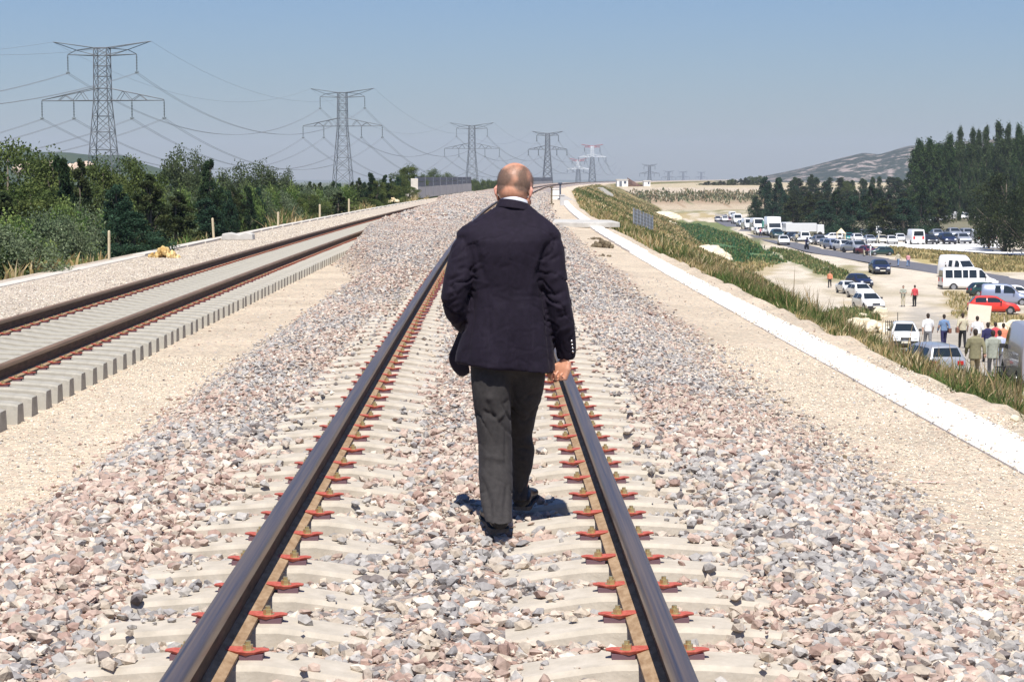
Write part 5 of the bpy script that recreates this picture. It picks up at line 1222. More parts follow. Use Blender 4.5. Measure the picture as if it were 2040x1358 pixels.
def far_person_meshes(pose):
    st = {'stand': (.0, .0, .05, -.05), 'walkA': (.22, -.20, -.20, .20), 'walkB': (-.16, .16, .14, -.16), 'crossed': (.0, .02, .30, .30)}[pose]
    lf, rf, la, ra = st; sk = MB(); sh = MB(); tr = MB(); so = MB(); hr = MB()
    hands = []
    for s, fy, ay in ((-1, lf, la), (1, rf, ra)):
        hip = Vector((s * .09, 0, .92)); knee = Vector((s * .10, fy * .5 + .04, .50)); ank = Vector((s * .10, fy, .09 + (.05 if fy < -.05 else 0)))
        tr.tube([hip + Vector((0, 0, .06)), hip, knee, knee - Vector((0, 0, .05)), ank], [.10, .105, .078, .074, .066], 12)
        sk.tube([hip, knee, ank], [.07, .055, .04], 10)
        so.ell(ank + Vector((0, .05, -.045)), (.05, .14, .05), 12, 8)
        shd = Vector((s * .19, 0, 1.42)); el = Vector((s * .27, ay * .3 - .04, 1.13)); wr = Vector((s * (.28 if pose != 'crossed' else .08), ay + .03, .90 if pose != 'crossed' else 1.12))
        sh.tube([shd, shd * .4 + el * .6, el + (wr - el) * (.15 if pose == 'walkA' else .9)], [.072, .062, .055], 10)
        sk.tube([shd, el, wr], [.05, .042, .028], 10)
        d = (wr - el).normalized(); sk.ell(wr + d * .06, (.028, .04, .055), 10, 8)
        for k in range(4): q = wr + d * .09 + Vector((0, -.03 + k * .02, 0)); sk.tube([q, q + d * .035, q + d * .065 + Vector((-s * .015, 0, 0))], [.011, .010, .008], 6)
        sk.tube([wr + d * .03 + Vector((0, .03, 0)), wr + d * .07 + Vector((-s * .02, .05, 0))], [.012, .010], 6)
    tr.rings([(0, 0, .80, .14, .11), (0, 0, .90, .175, .125), (0, 0, 1.0, .165, .12), (0, 0, 1.05, .155, .11)], 20)
    sh.rings([(0, 0, .90, .185, .13), (0, 0, 1.0, .18, .13), (0, 0, 1.12, .175, .125), (0, 0, 1.30, .20, .135), (0, 0, 1.42, .205, .12), (0, 0, 1.47, .13, .09), (0, 0, 1.50, .07, .07)], 20)
    sk.rings([(0, 0, .9, .15, .1), (0, 0, 1.1, .14, .1), (0, 0, 1.35, .17, .1), (0, 0, 1.45, .10, .07), (0, 0, 1.5, .055, .055), (0, .01, 1.56, .052, .055)], 16)
    sk.ell((0, .02, 1.64), (.075, .095, .115), 14, 10); sk.ell((0, .10, 1.615), (.018, .03, .025), 8, 6)
    for s in (-1, 1): sk.ell((s * .078, .01, 1.635), (.012, .02, .032), 8, 6)
    hr.ell((0, .0, 1.675), (.086, .102, .098), 14, 10); hr.ell((0, -.035, 1.625), (.078, .07, .085), 12, 8)
    out = {}
    for nm, b, vx in (('body', sk, .011), ('shirt', sh, .014), ('trousers', tr, .014), ('shoes', so, .014), ('hair', hr, .014)):
        me = remesh(b, vx, 2); me.name = nm; out[nm] = me
    # long jacket and knee skirt variants
    jk = MB(); jk.rings([(0, 0, .72, .225, .16), (0, 0, .90, .21, .15), (0, 0, 1.12, .20, .14), (0, 0, 1.30, .225, .145), (0, 0, 1.43, .225, .125), (0, 0, 1.48, .14, .09), (0, 0, 1.52, .07, .07)], 22)
    for s, ay in ((-1, la), (1, ra)):
        shd = Vector((s * .20, 0, 1.42)); el = Vector((s * .29, ay * .3 - .04, 1.13)); wr = Vector((s * .29, ay + .02, .90)); jk.tube([shd, el, wr], [.082, .072, .055], 10)
    me = remesh(jk, .014, 3); me.name = 'jacket'; out['jacket'] = me
    return out
def slot(o, m): o.data.materials.append(m) if not o.data.materials else None; o.material_slots[0].link = 'OBJECT'; o.material_slots[0].material = m
def person(px_, yfoot, hpx, rz, pose, shirt, trousers, label, jacket=False, hair=HAIR, P=None, group='people walking and standing below the line', hat=None, bag=None, D=None):
    if pose not in PM: PM[pose] = far_person_meshes(pose)
    m = PM[pose]; P = P or low(px_, yfoot); sc_ = min(max(hpx * P.y / F / 1.75, .88), 1.12)
    t = empty('person', P, R(rz)); t.scale = (sc_,) * 3; tag(t, label, 'person', group)
    def pt(k, mt):
        o = bpy.data.objects.new(k, m[k]); link(o, t); slot(o, mt); return o
    pt('body', SKIN); pt('jacket' if jacket else 'shirt', CL[shirt]); pt('trousers', CL[trousers]); pt('shoes', CL['black']); pt('hair', hair)
    if bag:
        s = -1 if bag < 0 else 1; mb = MB(); q = Vector((s * .27, -.06, .92)) ; mb.box(q.x - .07, q.x + .07, q.y - .18, q.y + .18, q.z - .13, q.z + .11); mb.tube([q + Vector((0, 0, .1)), (s * .10, -.14, 1.30), (-s * .13, -.05, 1.47), (-s * .12, .13, 1.35), (s * .12, .15, 1.1), q + Vector((0, .05, .1))], .014, 6)
        b = mb.build('shoulder_bag', LEATHER); b.matrix_world = Matrix.Translation(P) @ Matrix.Rotation(R(rz), 4, 'Z') @ Matrix.Scale(sc_, 4); tag(b, 'brown leather bag carried by the ' + label.split(',')[0], 'bag')
    return t
person(1848, 697, 73, 0, 'walkA', 'white', 'grey', 'man in a loose white T-shirt and grey shorts, leftmost of the walkers')
person(1880, 693, 67, 4, 'walkB', 'blue', 'navy', 'walker in a blue shirt, right of the white T-shirt man', bag=1)
person(1917, 694, 70, -3, 'walkA', 'beige', 'black', 'walker in a beige vest, below the cream placard', bag=-1)
person(1946, 702, 72, 0, 'walkB', 'white', 'beige', 'person in a white shirt with dark straps, holding up the placard')
person(1967, 722, 80, 3, 'walkA', 'navy', 'black', 'person in a dark navy top between the placard holder and the suit men')
person(1982, 712, 64, 10, 'walkB', 'red', 'navy', 'dark haired person in red behind the navy one')
person(1998, 716, 66, -8, 'walkA', 'orange', 'beige', 'person in an orange pink top left of the grey van')
person(2025, 718, 64, 0, 'stand', 'white', 'grey', 'person whose head shows above the roof of the grey van')
person(1942, 757, 101, 0, 'walkB', 'khaki', 'camel', 'man in a long khaki brown jacket seen from behind', True)
person(1977, 752, 94, -6, 'walkA', 'sage', 'grey', 'man in a pale sage grey jacket beside the khaki one', True)
person(1990, 746, 88, 12, 'stand', 'lightblue', 'grey', 'person in a light blue shirt beside the sage jacket')
person(1799, 610, 41, 170, 'crossed', 'sage', 'beige', 'slim person in pale grey standing left of the woman in red')
person(1822, 610, 42, 20, 'stand', 'red', 'black', 'woman in red and white top and long black skirt on the sand')
person(1653, 572, 29, 160, 'walkB', 'orange', 'black', 'lone figure with orange top left of the white cars')
person(1789, 531, 29, -40, 'walkA', 'beige', 'blue', 'left one of two people in jeans walking along the road')
person(1809, 532, 26, -30, 'walkB', 'rose', 'blue', 'right one of two people in jeans walking along the road')
person(1884, 552, 30, 90, 'stand', 'black', 'black', 'dark clothed person at the left side of the high roofed van')
person(1734, 511, 24, 90, 'stand', 'white', 'white', 'person in white beside the dark red car at the line end')
person(1722, 511, 19, 40, 'walkB', 'navy', 'beige', 'bending person beside the dark red car')
person(1499, 469, 19, 0, 'stand', 'white', 'beige', 'left one of the people on the road by the white van')
person(1515, 471, 15, 20, 'walkA', 'rose', 'navy', 'second person on the road by the white saloon')
person(1521, 471, 17, -20, 'stand', 'white', 'black', 'third person on the road by the white saloon')
person(1587, 484, 18, 0, 'stand', 'beige', 'olive', 'person standing between the black and silver cars in the line')
# placard held up
P = low(1946, 702); P.y += .45; A = at(1951, 623, P.y); mb = MB(); s = P.y / F
mb.box(-23 * s, 23 * s, -.02, .02, -16 * s, 16 * s); mb.bar((-3 * s, -.04, -.3), (-3 * s, -.04, -.75), .02, 6)
o = mb.build('placard', noisy('cream_board', (.80, .68, .52), (.86, .76, .62), 1.2, .9)); o.location = A; o.rotation_euler = (0, R(6), 0); tag(o, 'big blank cream placard held up in front of the red car', 'placard')
# motorcyclist
P = low(1607, 497); t = empty('motorcycle', P, R(-82)); tag(t, 'dark motorcycle riding down the road', 'motorcycle')
mb = MB()
for xw in (-.7, .7): 
    q = MB(); q.bar((xw, -.06, .32), (xw, .06, .32), .32, 18); q.build('wheel', M_tyre, t)
mb.tube([(-.6, 0, .55), (-.1, 0, .75), (.3, 0, .85), (.55, 0, .8), (.7, 0, .35)], [.10, .15, .17, .09, .05], 10); mb.ell((0, 0, .45), (.3, .16, .22)); mb.build('frame', PAINT['navy'], t)
mb = MB(); mb.bar((.5, -.36, 1.05), (.5, .36, 1.05), .02, 6); mb.bar((.5, 0, 1.05), (.62, 0, .7), .025, 6); mb.build('handlebar', M_trim, t)
mb = MB(); mb.ell((.66, 0, .88), (.07, .10, .10)); mb.build('headlight', M_lamp, t)
b = MB(); b.tube([(-.2, 0, .85), (-.12, 0, 1.1), (0, 0, 1.38), (.02, 0, 1.48)], [.17, .17, .19, .09], 14)
for s in (-1, 1):
    b.tube([(-.15, s * .1, .85), (.22, s * .17, .78), (.05, s * .17, .38)], [.10, .08, .055], 10); b.tube([(0, s * .19, 1.38), (.2, s * .30, 1.2), (.48, s * .30, 1.07)], [.07, .055, .04], 10)
rd = empty('person', P, R(-82)); tag(rd, 'motorcyclist in dark clothes riding on the asphalt', 'person')
me = remesh(b, .016, 3); o = link(bpy.data.objects.new('body', me), rd); me.materials.append(CL['navy'])
mb = MB(); mb.ell((.06, 0, 1.62), (.15, .13, .15)); mb.build('helmet', M_trim, rd, smooth=True)
# barrier of rods at the bottom right
P = at(1997, 772, 68); mb = MB(); s = 68 / F
for k in range(9): mb.bar((-14 * s + k * 3.6 * s, 0, -.1), (-14 * s + k * 3.6 * s, 0, 42 * s), .018, 5)
mb.bar((-15 * s, 0, 42 * s), (16 * s, 0, 42 * s), .025, 5); mb.bar((-15 * s, 0, 6 * s), (16 * s, 0, 6 * s), .025, 5)
o = mb.build('crowd_barrier', M_trim); o.location = P; tag(o, 'dark metal barrier of upright rods at the bottom right by the grey van', 'barrier')
P = low(1776, 668); mb = MB(); s = P.y / F
for k in range(7): mb.bar((-12 * s + k * 4 * s, 0, 0), (-12 * s + k * 4 * s, 0, (46 if k == 6 else 30) * s), .022, 5)
for k in range(4): mb.bar((-12 * s, 0, (6 + k * 7) * s), (12 * s, 0, (6 + k * 7) * s), .018, 5)
o = mb.build('mesh_fence', M_trim); o.location = P; tag(o, 'thin dark wire fence beside the white car, by the boulders', 'fence')
# ------------------------------------------------------------------ the walking man
MY = 9.95
root = Vector((at(1015, 1040, MY).x, MY, 0.0))
man = empty('person', root); tag(man, 'bald man in a dark navy suit walking away between the rails, seen from behind', 'person')
def q(px_, py_, y=0.0): return at(px_, py_, MY + y) - root
def X(px_, y=0.0): return q(px_, 600, y).x
def Z(py_, y=0.0): return q(1015, py_, y).z
S_ = MY / F
M_suit = noisy('navy_wool', (.0085, .0055, .0125), (.014, .0095, .020), 40, .85, .35, 260, spec=.25, bdist=.002)
M_trou = noisy('charcoal_wool', (.033, .030, .029), (.050, .045, .043), 40, .9, .35, 260, spec=.2, bdist=.002)
for m_ in (M_suit, M_trou):
    b_ = m_.node_tree.nodes['Principled BSDF']; b_.inputs['Sheen Weight'].default_value = .035; b_.inputs['Sheen Roughness'].default_value = .4; b_.inputs['Sheen Tint'].default_value = (.8, .75, .9, 1)
M_shoe = noisy('black_leather', (.012, .012, .013), (.03, .03, .032), 20, .35, .2, 60, bdist=.002)
M_sole = noisy('grey_rubber_sole', (.05, .048, .046), (.10, .095, .09), 20, .9)
M_shirt = principled('white_shirt_cotton', (.80, .81, .86), .8)
M_btn = principled('metal_button', (.62, .60, .58), .25, .9)
# --- jacket
def jring(py_, l, r, cy, b, tilt=0.0, ydep=0.0):
    xl, xr_ = X(l), X(r); return ((xl + xr_) / 2, cy, Z(py_), (xr_ - xl) / 2, b, tilt)
jk = MB()
jk.rings([jring(733, 907, 1107, .03, .165, -.11), jring(722, 908, 1106, .03, .165, -.10), jring(690, 914, 1103, .03, .16, -.05), jring(650, 925, 1097, .025, .150), jring(610, 932, 1088, .02, .138), jring(575, 935, 1083, .02, .135),
          jring(540, 932, 1086, .02, .142), jring(505, 926, 1094, .02, .150), jring(480, 918, 1104, .02, .145), jring(463, 914, 1112, .022, .125, -.02), jring(452, 920, 1108, .026, .105, -.02), jring(442, 935, 1095, .03, .092), jring(430, 955, 1080, .035, .08), jring(420, 974, 1068, .042, .074), jring(411, 990, 1058, .05, .066), jring(405, 998, 1052, .055, .060)], 44, 2.35)
# right sleeve (towards the camera's right)
jk.tube([q(1086, 474, .02), q(1094, 500, .01), q(1104, 560, -.01), q(1114, 610, -.015), q(1122, 650, .0), q(1127, 685, .02), q(1129, 713, .035)], [.066, .072, .064, .060, .056, .047, .042], 18, 1.05)
# left sleeve, elbow bent, forearm going forward
jk.tube([q(940, 476, .02), q(928, 500, .0), q(912, 555, -.04), q(904, 592, -.045), q(912, 618, .0), q(926, 640, .10), q(940, 652, .22), q(948, 656, .30)], [.064, .074, .070, .066, .064, .056, .046, .042], 18, 1.05)
# shoulder pads
jk.ell(q(930, 468, .02), (.052, .072, .040), 16, 10); jk.ell(q(1096, 470, .02), (.050, .072, .040), 16, 10)
me = remesh(jk, .0075, 4, .6)
c_, n_ = co_no(me)
x_, y_, z_ = c_[:, 0], c_[:, 1], c_[:, 2]
PXL = lambda p: X(p); 
def gauss(v, w_): return np.exp(-(v / w_) ** 2)
def line_d(ax, az, bx, bz):
    """distance from a pixel-space line segment, and the position along it"""
    A = np.array([X(ax), Z(az)]); B = np.array([X(bx), Z(bz)]); d = B - A; L_ = np.linalg.norm(d); d /= L_; P_ = np.stack([x_, z_], 1) - A
    t = P_ @ d; return np.abs(P_ @ np.array([-d[1], d[0]])), np.clip(np.minimum(t / .03, (L_ - t) / .05), 0, 1)
back = (y_ < .06)
disp = np.zeros(len(c_))
ns = np.array([noise.noise(Vector((p[0] * 7, p[1] * 5, p[2] * 3.0))) for p in c_]); n3 = np.array([noise.noise(Vector((p[0] * 26, p[1] * 14, p[2] * 7 + 4))) for p in c_])
disp += ns * .007 + n3 * .002
rdg = np.array([noise.noise(Vector((p[0] * 12 + p[2] * 9 * (1 if p[0] > 0 else -1), p[1] * 8, p[2] * 13 + 2))) for p in c_])
elb = np.clip(gauss(z_ - Z(590), .13) * (np.abs(x_ - X(1012)) > .17) + .55 * gauss(np.abs(x_ - X(1012)) - .17, .035) * gauss(z_ - Z(520), .16) + .22, 0, 1)
disp += elb * (-.011 * np.exp(-(rdg / .045) ** 2) + .004 * np.exp(-((rdg - .16) / .08) ** 2))
rd2 = np.array([noise.noise(Vector((p[0] * 9, p[1] * 5, p[2] * 2.2 + 7))) for p in c_])
disp -= .0045 * np.exp(-(rd2 / .035) ** 2) * gauss(z_ - Z(670), .16)
for (a, b, cc, d, w_, h_) in [(1015, 412, 1018, 735, .0035, -.0035), (1072, 505, 1052, 600, .020, .009), (1090, 480, 1062, 560, .012, -.010), (946, 478, 965, 560, .014, -.010), (955, 490, 952, 600, .018, .007),
                              (1080, 560, 1098, 735, .006, -.008), (948, 580, 930, 715, .010, -.006), (1000, 600, 965, 715, .028, .008), (1040, 600, 1062, 715, .03, .008), (975, 640, 985, 725, .02, -.006),
                              (940, 575, 1085, 590, .03, -.002), (1090, 520, 1118, 505, .010, -.010), (1094, 560, 1122, 540, .012, .009), (1098, 590, 1130, 575, .010, -.009), (1104, 615, 1136, 600, .012, .008), (1106, 632, 1140, 622, .008, -.008), (1110, 660, 1144, 645, .010, .006),
                              (890, 560, 930, 540, .010, -.009), (885, 585, 925, 570, .011, .009), (882, 605, 925, 592, .010, -.009), (893, 625, 928, 606, .010, .007), (900, 520, 935, 505, .010, .007), (925, 470, 930, 520, .006, -.008), (1104, 470, 1100, 520, .006, -.008)]:
    dd, tt = line_d(a, b, cc, d); disp += gauss(dd, w_) * tt * h_ * back
c_ += n_ * disp[:, None]
# skirt of the jacket flares and its left hem sits higher
c_[:, 1] += np.where(z_ < Z(640), (Z(640) - z_) * .10 * np.sin(x_ * 26 + 1.0), 0)
set_co(me, c_)
me.name = 'jacket'; jko = link(bpy.data.objects.new('jacket', me), man); me.materials.append(M_suit)
# hanging front panels, seen past each side
def sheet(name, pts, thick, mat, par):
    """pts: rows of points; a cloth sheet with thickness"""
    r_ = len(pts); c = len(pts[0]); Vv = [p for row in pts for p in row]
    o = meshpy(name, Vv, [(i * c + k, i * c + k + 1, (i + 1) * c + k + 1, (i + 1) * c + k) for i in range(r_ - 1) for k in range(c - 1)], mat, True, par)
    s = o.modifiers.new('s', 'SOLIDIFY'); s.thickness = thick; s.offset = 0; u = o.modifiers.new('u', 'SUBSURF'); u.levels = 2; u.render_levels = 2
    return o
sheet('jacket_front_panel', [[q(935, 640, .10), q(926, 642, .14), q(918, 648, .19)], [q(932, 675, .11), q(914, 675, .16), q(902, 690, .21)], [q(932, 705, .12), q(910, 705, .17), q(890, 711, .23)], [q(935, 732, .12), q(914, 738, .18), q(899, 735, .24)], [q(938, 742, .12), q(924, 752, .18), q(915, 750, .23)]], .006, M_suit, man)
sheet('jacket_front_panel', [[q(1086, 680, .10), q(1096, 680, .15), q(1100, 684, .19)], [q(1090, 715, .11), q(1100, 715, .16), q(1106, 716, .2)], [q(1090, 745, .11), q(1102, 748, .16), q(1110, 745, .2)], [q(1094, 752, .12), q(1104, 762, .17), q(1112, 762, .2)]], .006, M_suit, man)
# collar of jacket, shirt collar
def band(name, z0s, hs, mat, k, off, cx, cy, a, b, n=40, thick=.004, flare=0.0, ang=(0, 2 * math.pi), slant=0.0):
    rows_ = []
    for t in np.linspace(0, 1, 4):
        row = []
        for i in range(n + 1):
            u = ang[0] + (ang[1] - ang[0]) * i / n; row.append(Vector((cx + (a + flare * (1 - t)) * math.cos(u), cy + (b + flare * (1 - t)) * math.sin(u), z0s + hs * t + slant * (-math.sin(u)) * 1.0 - .012 * math.cos(u))))
        rows_.append(row)
    return sheet(name, rows_, thick, mat, man)
NX_, NZ = X(1025), Z(402)
band('jacket_collar', NZ - .042, .040, M_suit, 0, 0, NX_, .052, .068, .066, flare=.022, slant=.012, thick=.006)
band('shirt_collar', NZ - .020, .034, M_shirt, 0, 0, NX_, .052, .063, .062, flare=.002, slant=.012, thick=.003)
# cuff buttons and white cuff edge
bt = [q(1138.5, 679, -.018), q(1139.5, 686, -.014), q(1140.5, 693, -.010), q(1141, 700, -.006)]
for p in bt:
    mb = MB(); mb.ell(p + Vector((0, -.008, 0)), (.0058, .004, .0058), 10, 6); mb.build('cuff_button', M_btn, jko, smooth=True)
# --- trousers
tr = MB()
def leg(rows_):
    """rows: px left, px right, py, y centre, depth half"""
    return [((q(l, p, y).x + q(r, p, y).x) / 2 for _ in (0,)).__next__() for l, r, p, y, d in rows_]
def legr(rows_):
    out = []
    for l, r, p, y, d in rows_:
        A, B = q(l, p, y), q(r, p, y); out.append(((A.x + B.x) / 2, y, A.z, (B.x - A.x) / 2, d))
    return out
tr.rings(legr([(944, 1078, 680, .02, .120), (938, 1084, 705, .02, .122), (938, 1084, 728, .025, .118), (944, 1080, 748, .035, .095), (965, 1060, 765, .05, .05)]), 30)
tr.rings(legr([(936, 1022, 705, .02, .115), (936, 1020, 750, .015, .122), (941, 1018, 790, .01, .118), (947, 1019, 830, .005, .102), (951, 1021, 880, -.01, .092), (952, 1021, 920, -.04, .088), (951, 1021, 950, -.08, .085), (953, 1021, 985, -.14, .080), (959, 1021, 1008, -.19, .080), (964, 1022, 1022, -.235, .090), (965, 1023, 1037, -.266, .108)]), 26)
tr.rings(legr([(1000, 1084, 705, .03, .112), (1004, 1085, 750, .06, .112), (1007, 1078, 790, .12, .11), (1009, 1066, 830, .19, .10), (1012, 1060, 865, .245, .092), (1014, 1065, 900, .28, .09), (1016, 1061, 925, .305, .088), (1018, 1052, 952, .34, .082), (1020, 1050, 974, .36, .088), (1019, 1055, 993, .365, .100)]), 26)
me = remesh(tr, .0075, 4, .6); c_, n_ = co_no(me); x_, y_, z_ = c_[:, 0], c_[:, 1], c_[:, 2]
ns = np.array([noise.noise(Vector((p[0] * 9, p[1] * 6, p[2] * 3.2 + 9))) for p in c_]); n3 = np.array([noise.noise(Vector((p[0] * 28, p[1] * 14, p[2] * 9 + 4))) for p in c_])
rdg = np.array([noise.noise(Vector((p[0] * 12 + p[2] * 6, p[1] * 7, p[2] * 6 + 2))) for p in c_])
disp = ns * .009 + n3 * .002 - .006 * np.exp(-(rdg / .07) ** 2) * (.3 + gauss(z_ - Z(825), .10) + gauss(z_ - Z(1010), .12)); back = y_ < .5
for (a, b, cc, d, w_, h_) in [(958, 812, 1000, 832, .010, -.010), (985, 836, 1012, 812, .010, .012), (1005, 805, 1015, 790, .010, -.012), (962, 785, 1000, 800, .016, .010), (952, 830, 975, 836, .008, .006),
                              (1008, 850, 1005, 930, .006, -.006), (965, 950, 985, 1025, .012, -.010), (990, 960, 978, 1030, .012, .010), (1010, 950, 1000, 1030, .010, -.008), (958, 900, 1018, 912, .012, .005), (955, 940, 965, 990, .02, -.008),
                              (1050, 880, 1066, 915, .012, .010), (1030, 900, 1064, 905, .010, -.008), (1030, 925, 1058, 930, .010, .008), (1040, 800, 1072, 780, .01, -.008)]:
    dd, tt = line_d(a, b, cc, d); disp += gauss(dd, w_) * tt * h_ * back
c_ += n_ * disp[:, None]; set_co(me, c_); me.name = 'trousers'; link(bpy.data.objects.new('trousers', me), man); me.materials.append(M_trou)
# --- shoes
def shoe(px_, D_, zsole, pitch, yaw_):
    o = at(px_, 1040, D_); base = Vector((o.x - root.x, D_ - MY, zsole)); M = Matrix.Translation(base) @ Matrix.Rotation(yaw_, 4, 'Z') @ Matrix.Rotation(pitch, 4, 'X') @ Matrix.Scale(1.13, 4)
    b = MB()
    def T(v): return M @ Vector(v)
    prof = [(-.022, .018, .03, .040), (-.018, .030, .03, .050), (-.006, .038, .04, .060), (.03, .041, .060, .075), (.08, .038, .052, .080), (.14, .044, .040, .062), (.20, .050, .034, .050), (.25, .046, .030, .042), (.285, .030, .024, .032), (.297, .012, .016, .02)]
    rg = []
    n = 20; Vv = []
    for (y, w_, zc, zh) in prof:
        for k in range(n):
            t = 2 * math.pi * k / n; cx = math.copysign(abs(math.cos(t)) ** .8, math.cos(t)) * w_; zz = .012 + (zh * .5) * (1 + math.sin(t)); Vv.append(T((cx, y, zz)))
    Fc = [(i * n + k, i * n + (k + 1) % n, (i + 1) * n + (k + 1) % n, (i + 1) * n + k) for i in range(len(prof) - 1) for k in range(n)] + [tuple(range(n))[::-1], tuple(range((len(prof) - 1) * n, len(prof) * n))]
    b.add(Vv, Fc); b.tube([T((0, .05, .05)), T((0, .055, .085)), T((0, .06, .10))], [(.036, .046), (.033, .040), (.030, .036)], 16)
    me = remesh(b, .005, 4); me.name = 'shoe'; s = link(bpy.data.objects.new('shoe', me), man); me.materials.append(M_shoe)
    b = MB(); out = [(-.020, .026), (-.013, .038), (.03, .043), (.09, .039), (.10, .039), (.15, .047), (.21, .053), (.26, .048), (.295, .03), (.306, .012)]
    poly = [(w_, y) for y, w_ in out] + [(-w_, y) for y, w_ in out[::-1]]
    n = len(poly); b.add([T((x, y, z if not (z == 0 and .10 < y) else .012)) for z in (0, .017) for x, y in poly], [tuple(range(n))[::-1], tuple(range(n, 2 * n))] + [(i, (i + 1) % n, n + (i + 1) % n, n + i) for i in range(n)])
    b.build('sole', M_sole, s)
shoe(995, 9.675, .002, R(3), R(9)); shoe(1039, 10.27, .012, R(2), R(-8))
# --- body: head, neck, arms, hands, legs in one skin
bd = MB()
HC = q(1027, 366, .085)                     # skull centre
ax = R(-20)                                 # head bent forward
Mh = Matrix.Rotation(R(-17), 3, 'Z') @ Matrix.Rotation(R(3), 3, 'Y') @ Matrix.Rotation(-R(14), 3, 'X')
def H(x, y, z): return HC + Mh @ Vector((x, y, z - .020 * min(1, max(0, (.03 - z) / .06))))
bd.ell(HC + Mh @ Vector((0, -.012, .006)), (.0835, .094, .090), 30, 20, Mh)
bd.ell(HC + Mh @ Vector((0, .012, .012)), (.080, .092, .082), 30, 20, Mh)
bd.ell(H(0, -.03, -.022), (.074, .066, .066), 24, 16, Mh)
bd.ell(H(0, .050, -.060), (.060, .052, .070), 22, 16, Mh)       # face
bd.ell(H(0, .078, -.108), (.030, .024, .022), 16, 10, Mh)       # chin
for s in (-1, 1):
    bd.tube([H(s * .062, .0, -.06), H(s * .052, .04, -.098), H(s * .02, .08, -.113)], [.018, .017, .016], 12)     # jaw
    bd.ell(H(s * .046, .082, -.048), (.020, .016, .018), 12, 8, Mh); bd.ell(H(s * .030, .092, -.006), (.026, .012, .010), 12, 8, Mh)  # cheek, brow
    bd.tube([H(s * .073, -.004, -.018), H(s * .085, -.016, -.006), H(s * .092, -.024, -.018), H(s * .086, -.020, -.038), H(s * .073, -.006, -.060)], [.005, .0055, .006, .006, .005], 10)  # ear rim
    bd.ell(H(s * .082, -.012, -.024), (.005, .014, .025), 10, 8, Mh @ Matrix.Rotation(s * R(-18), 3, 'Z')); bd.ell(H(s * .076, -.004, -.056), (.008, .010, .012), 10, 8, Mh)
bd.tube([H(0, .100, -.012), H(0, .116, -.040), H(0, .122, -.056)], [.009, .012, .015], 10); bd.ell(H(0, .106, -.062), (.018, .012, .009), 12, 8, Mh)
bd.ell(H(0, .101, -.079), (.024, .009, .005), 12, 8, Mh); bd.ell(H(0, .100, -.089), (.021, .009, .006), 12, 8, Mh)
bd.tube([H(0, -.030, -.03), q(1028, 392, .055), q(1028, 405, .05), q(1024, 425, .05)], [(.056, .060), (.054, .056), (.052, .054), (.055, .050)], 24)
bd.rings([(X(1012), .04, Z(738), .09, .06), (X(1013), .035, Z(700), .13, .085), (X(1010), .03, Z(600), .135, .10), (X(1012), .03, Z(500), .165, .105), (X(1012), .03, Z(465), .17, .085), (X(1018), .05, Z(440), .085, .05), (X(1024), .05, Z(420), .052, .045)], 28)
for rows_, r_ in (([(985, 735, .03), (984, 850, .0), (986, 920, -.03), (989, 985, -.14), (991, 1012, -.19)], [.07, .06, .05, .042, .036]), ([(1044, 740, .07), (1038, 830, .20), (1038, 900, .29), (1036, 950, .345), (1037, 985, .385)], [.07, .06, .05, .042, .036])):
    bd.tube([q(*p) for p in rows_], r_, 16)
bd.tube([q(1092, 478, .02), q(1104, 560, -.01), q(1114, 610, -.012), q(1124, 665, .005), q(1128, 716, .035)], [.05, .045, .036, .026, .022], 14)
bd.tube([q(932, 482, .02), q(912, 555, -.03), q(906, 592, -.03), q(926, 640, .10), q(946, 656, .32)], [.05, .045, .038, .034, .027], 14)
def hand(W0, along, backn, side, curl, bb):
    """a loosely closed hand: wrist W0, direction of the palm, back-of-hand normal, direction of the thumb"""
    a, n, t = along.normalized(), backn.normalized(), side.normalized()
    bb.tube([W0 - a * .03, W0, W0 + a * .03, W0 + a * .06, W0 + a * .085], [(.026, .020), (.027, .018), (.034, .017), (.040, .016), (.040, .014)], 14) if False else None
    for k in range(5):
        u = -.030 + k * .015; bb.tube([W0 - a * .005 + t * u * .5, W0 + a * .03 + t * u * .9, W0 + a * .083 + t * u * 1.05], [.013, .0165, .0125], 10)
    L_ = [.040, .045, .041, .033]; 
    for k in range(4):
        u = .029 - k * .0193; b0 = W0 + a * (.083 - .004 * abs(k - 1)) + t * u; ang = 0; P_ = [b0]; r_ = [.0092]; 
        for j, (l, dc) in enumerate(((L_[k], curl[0]), (L_[k] * .66, curl[1]), (L_[k] * .52, curl[2]))):
            ang += dc + .06 * k; d = a * math.cos(ang) - n * math.sin(ang); P_ += [P_[-1] + d * l * .5, P_[-1] + d * l]; r_ += [.0078 - j * .0004, .0083 - j * .0007]
        bb.tube(P_, r_, 9)
    b0 = W0 + a * .022 + t * .028; p1 = b0 + (a * .7 + t * .6 - n * .35).normalized() * .036; p2 = p1 + (a * .9 - n * .55 - t * .15).normalized() * .030; p3 = p2 + (a * .7 - n * .6 - t * .45).normalized() * .024
    bb.tube([b0 - t * .008, b0 + a * .006, p1, p2, p3], [.013, .0145, .0115, .0105, .0078], 10)
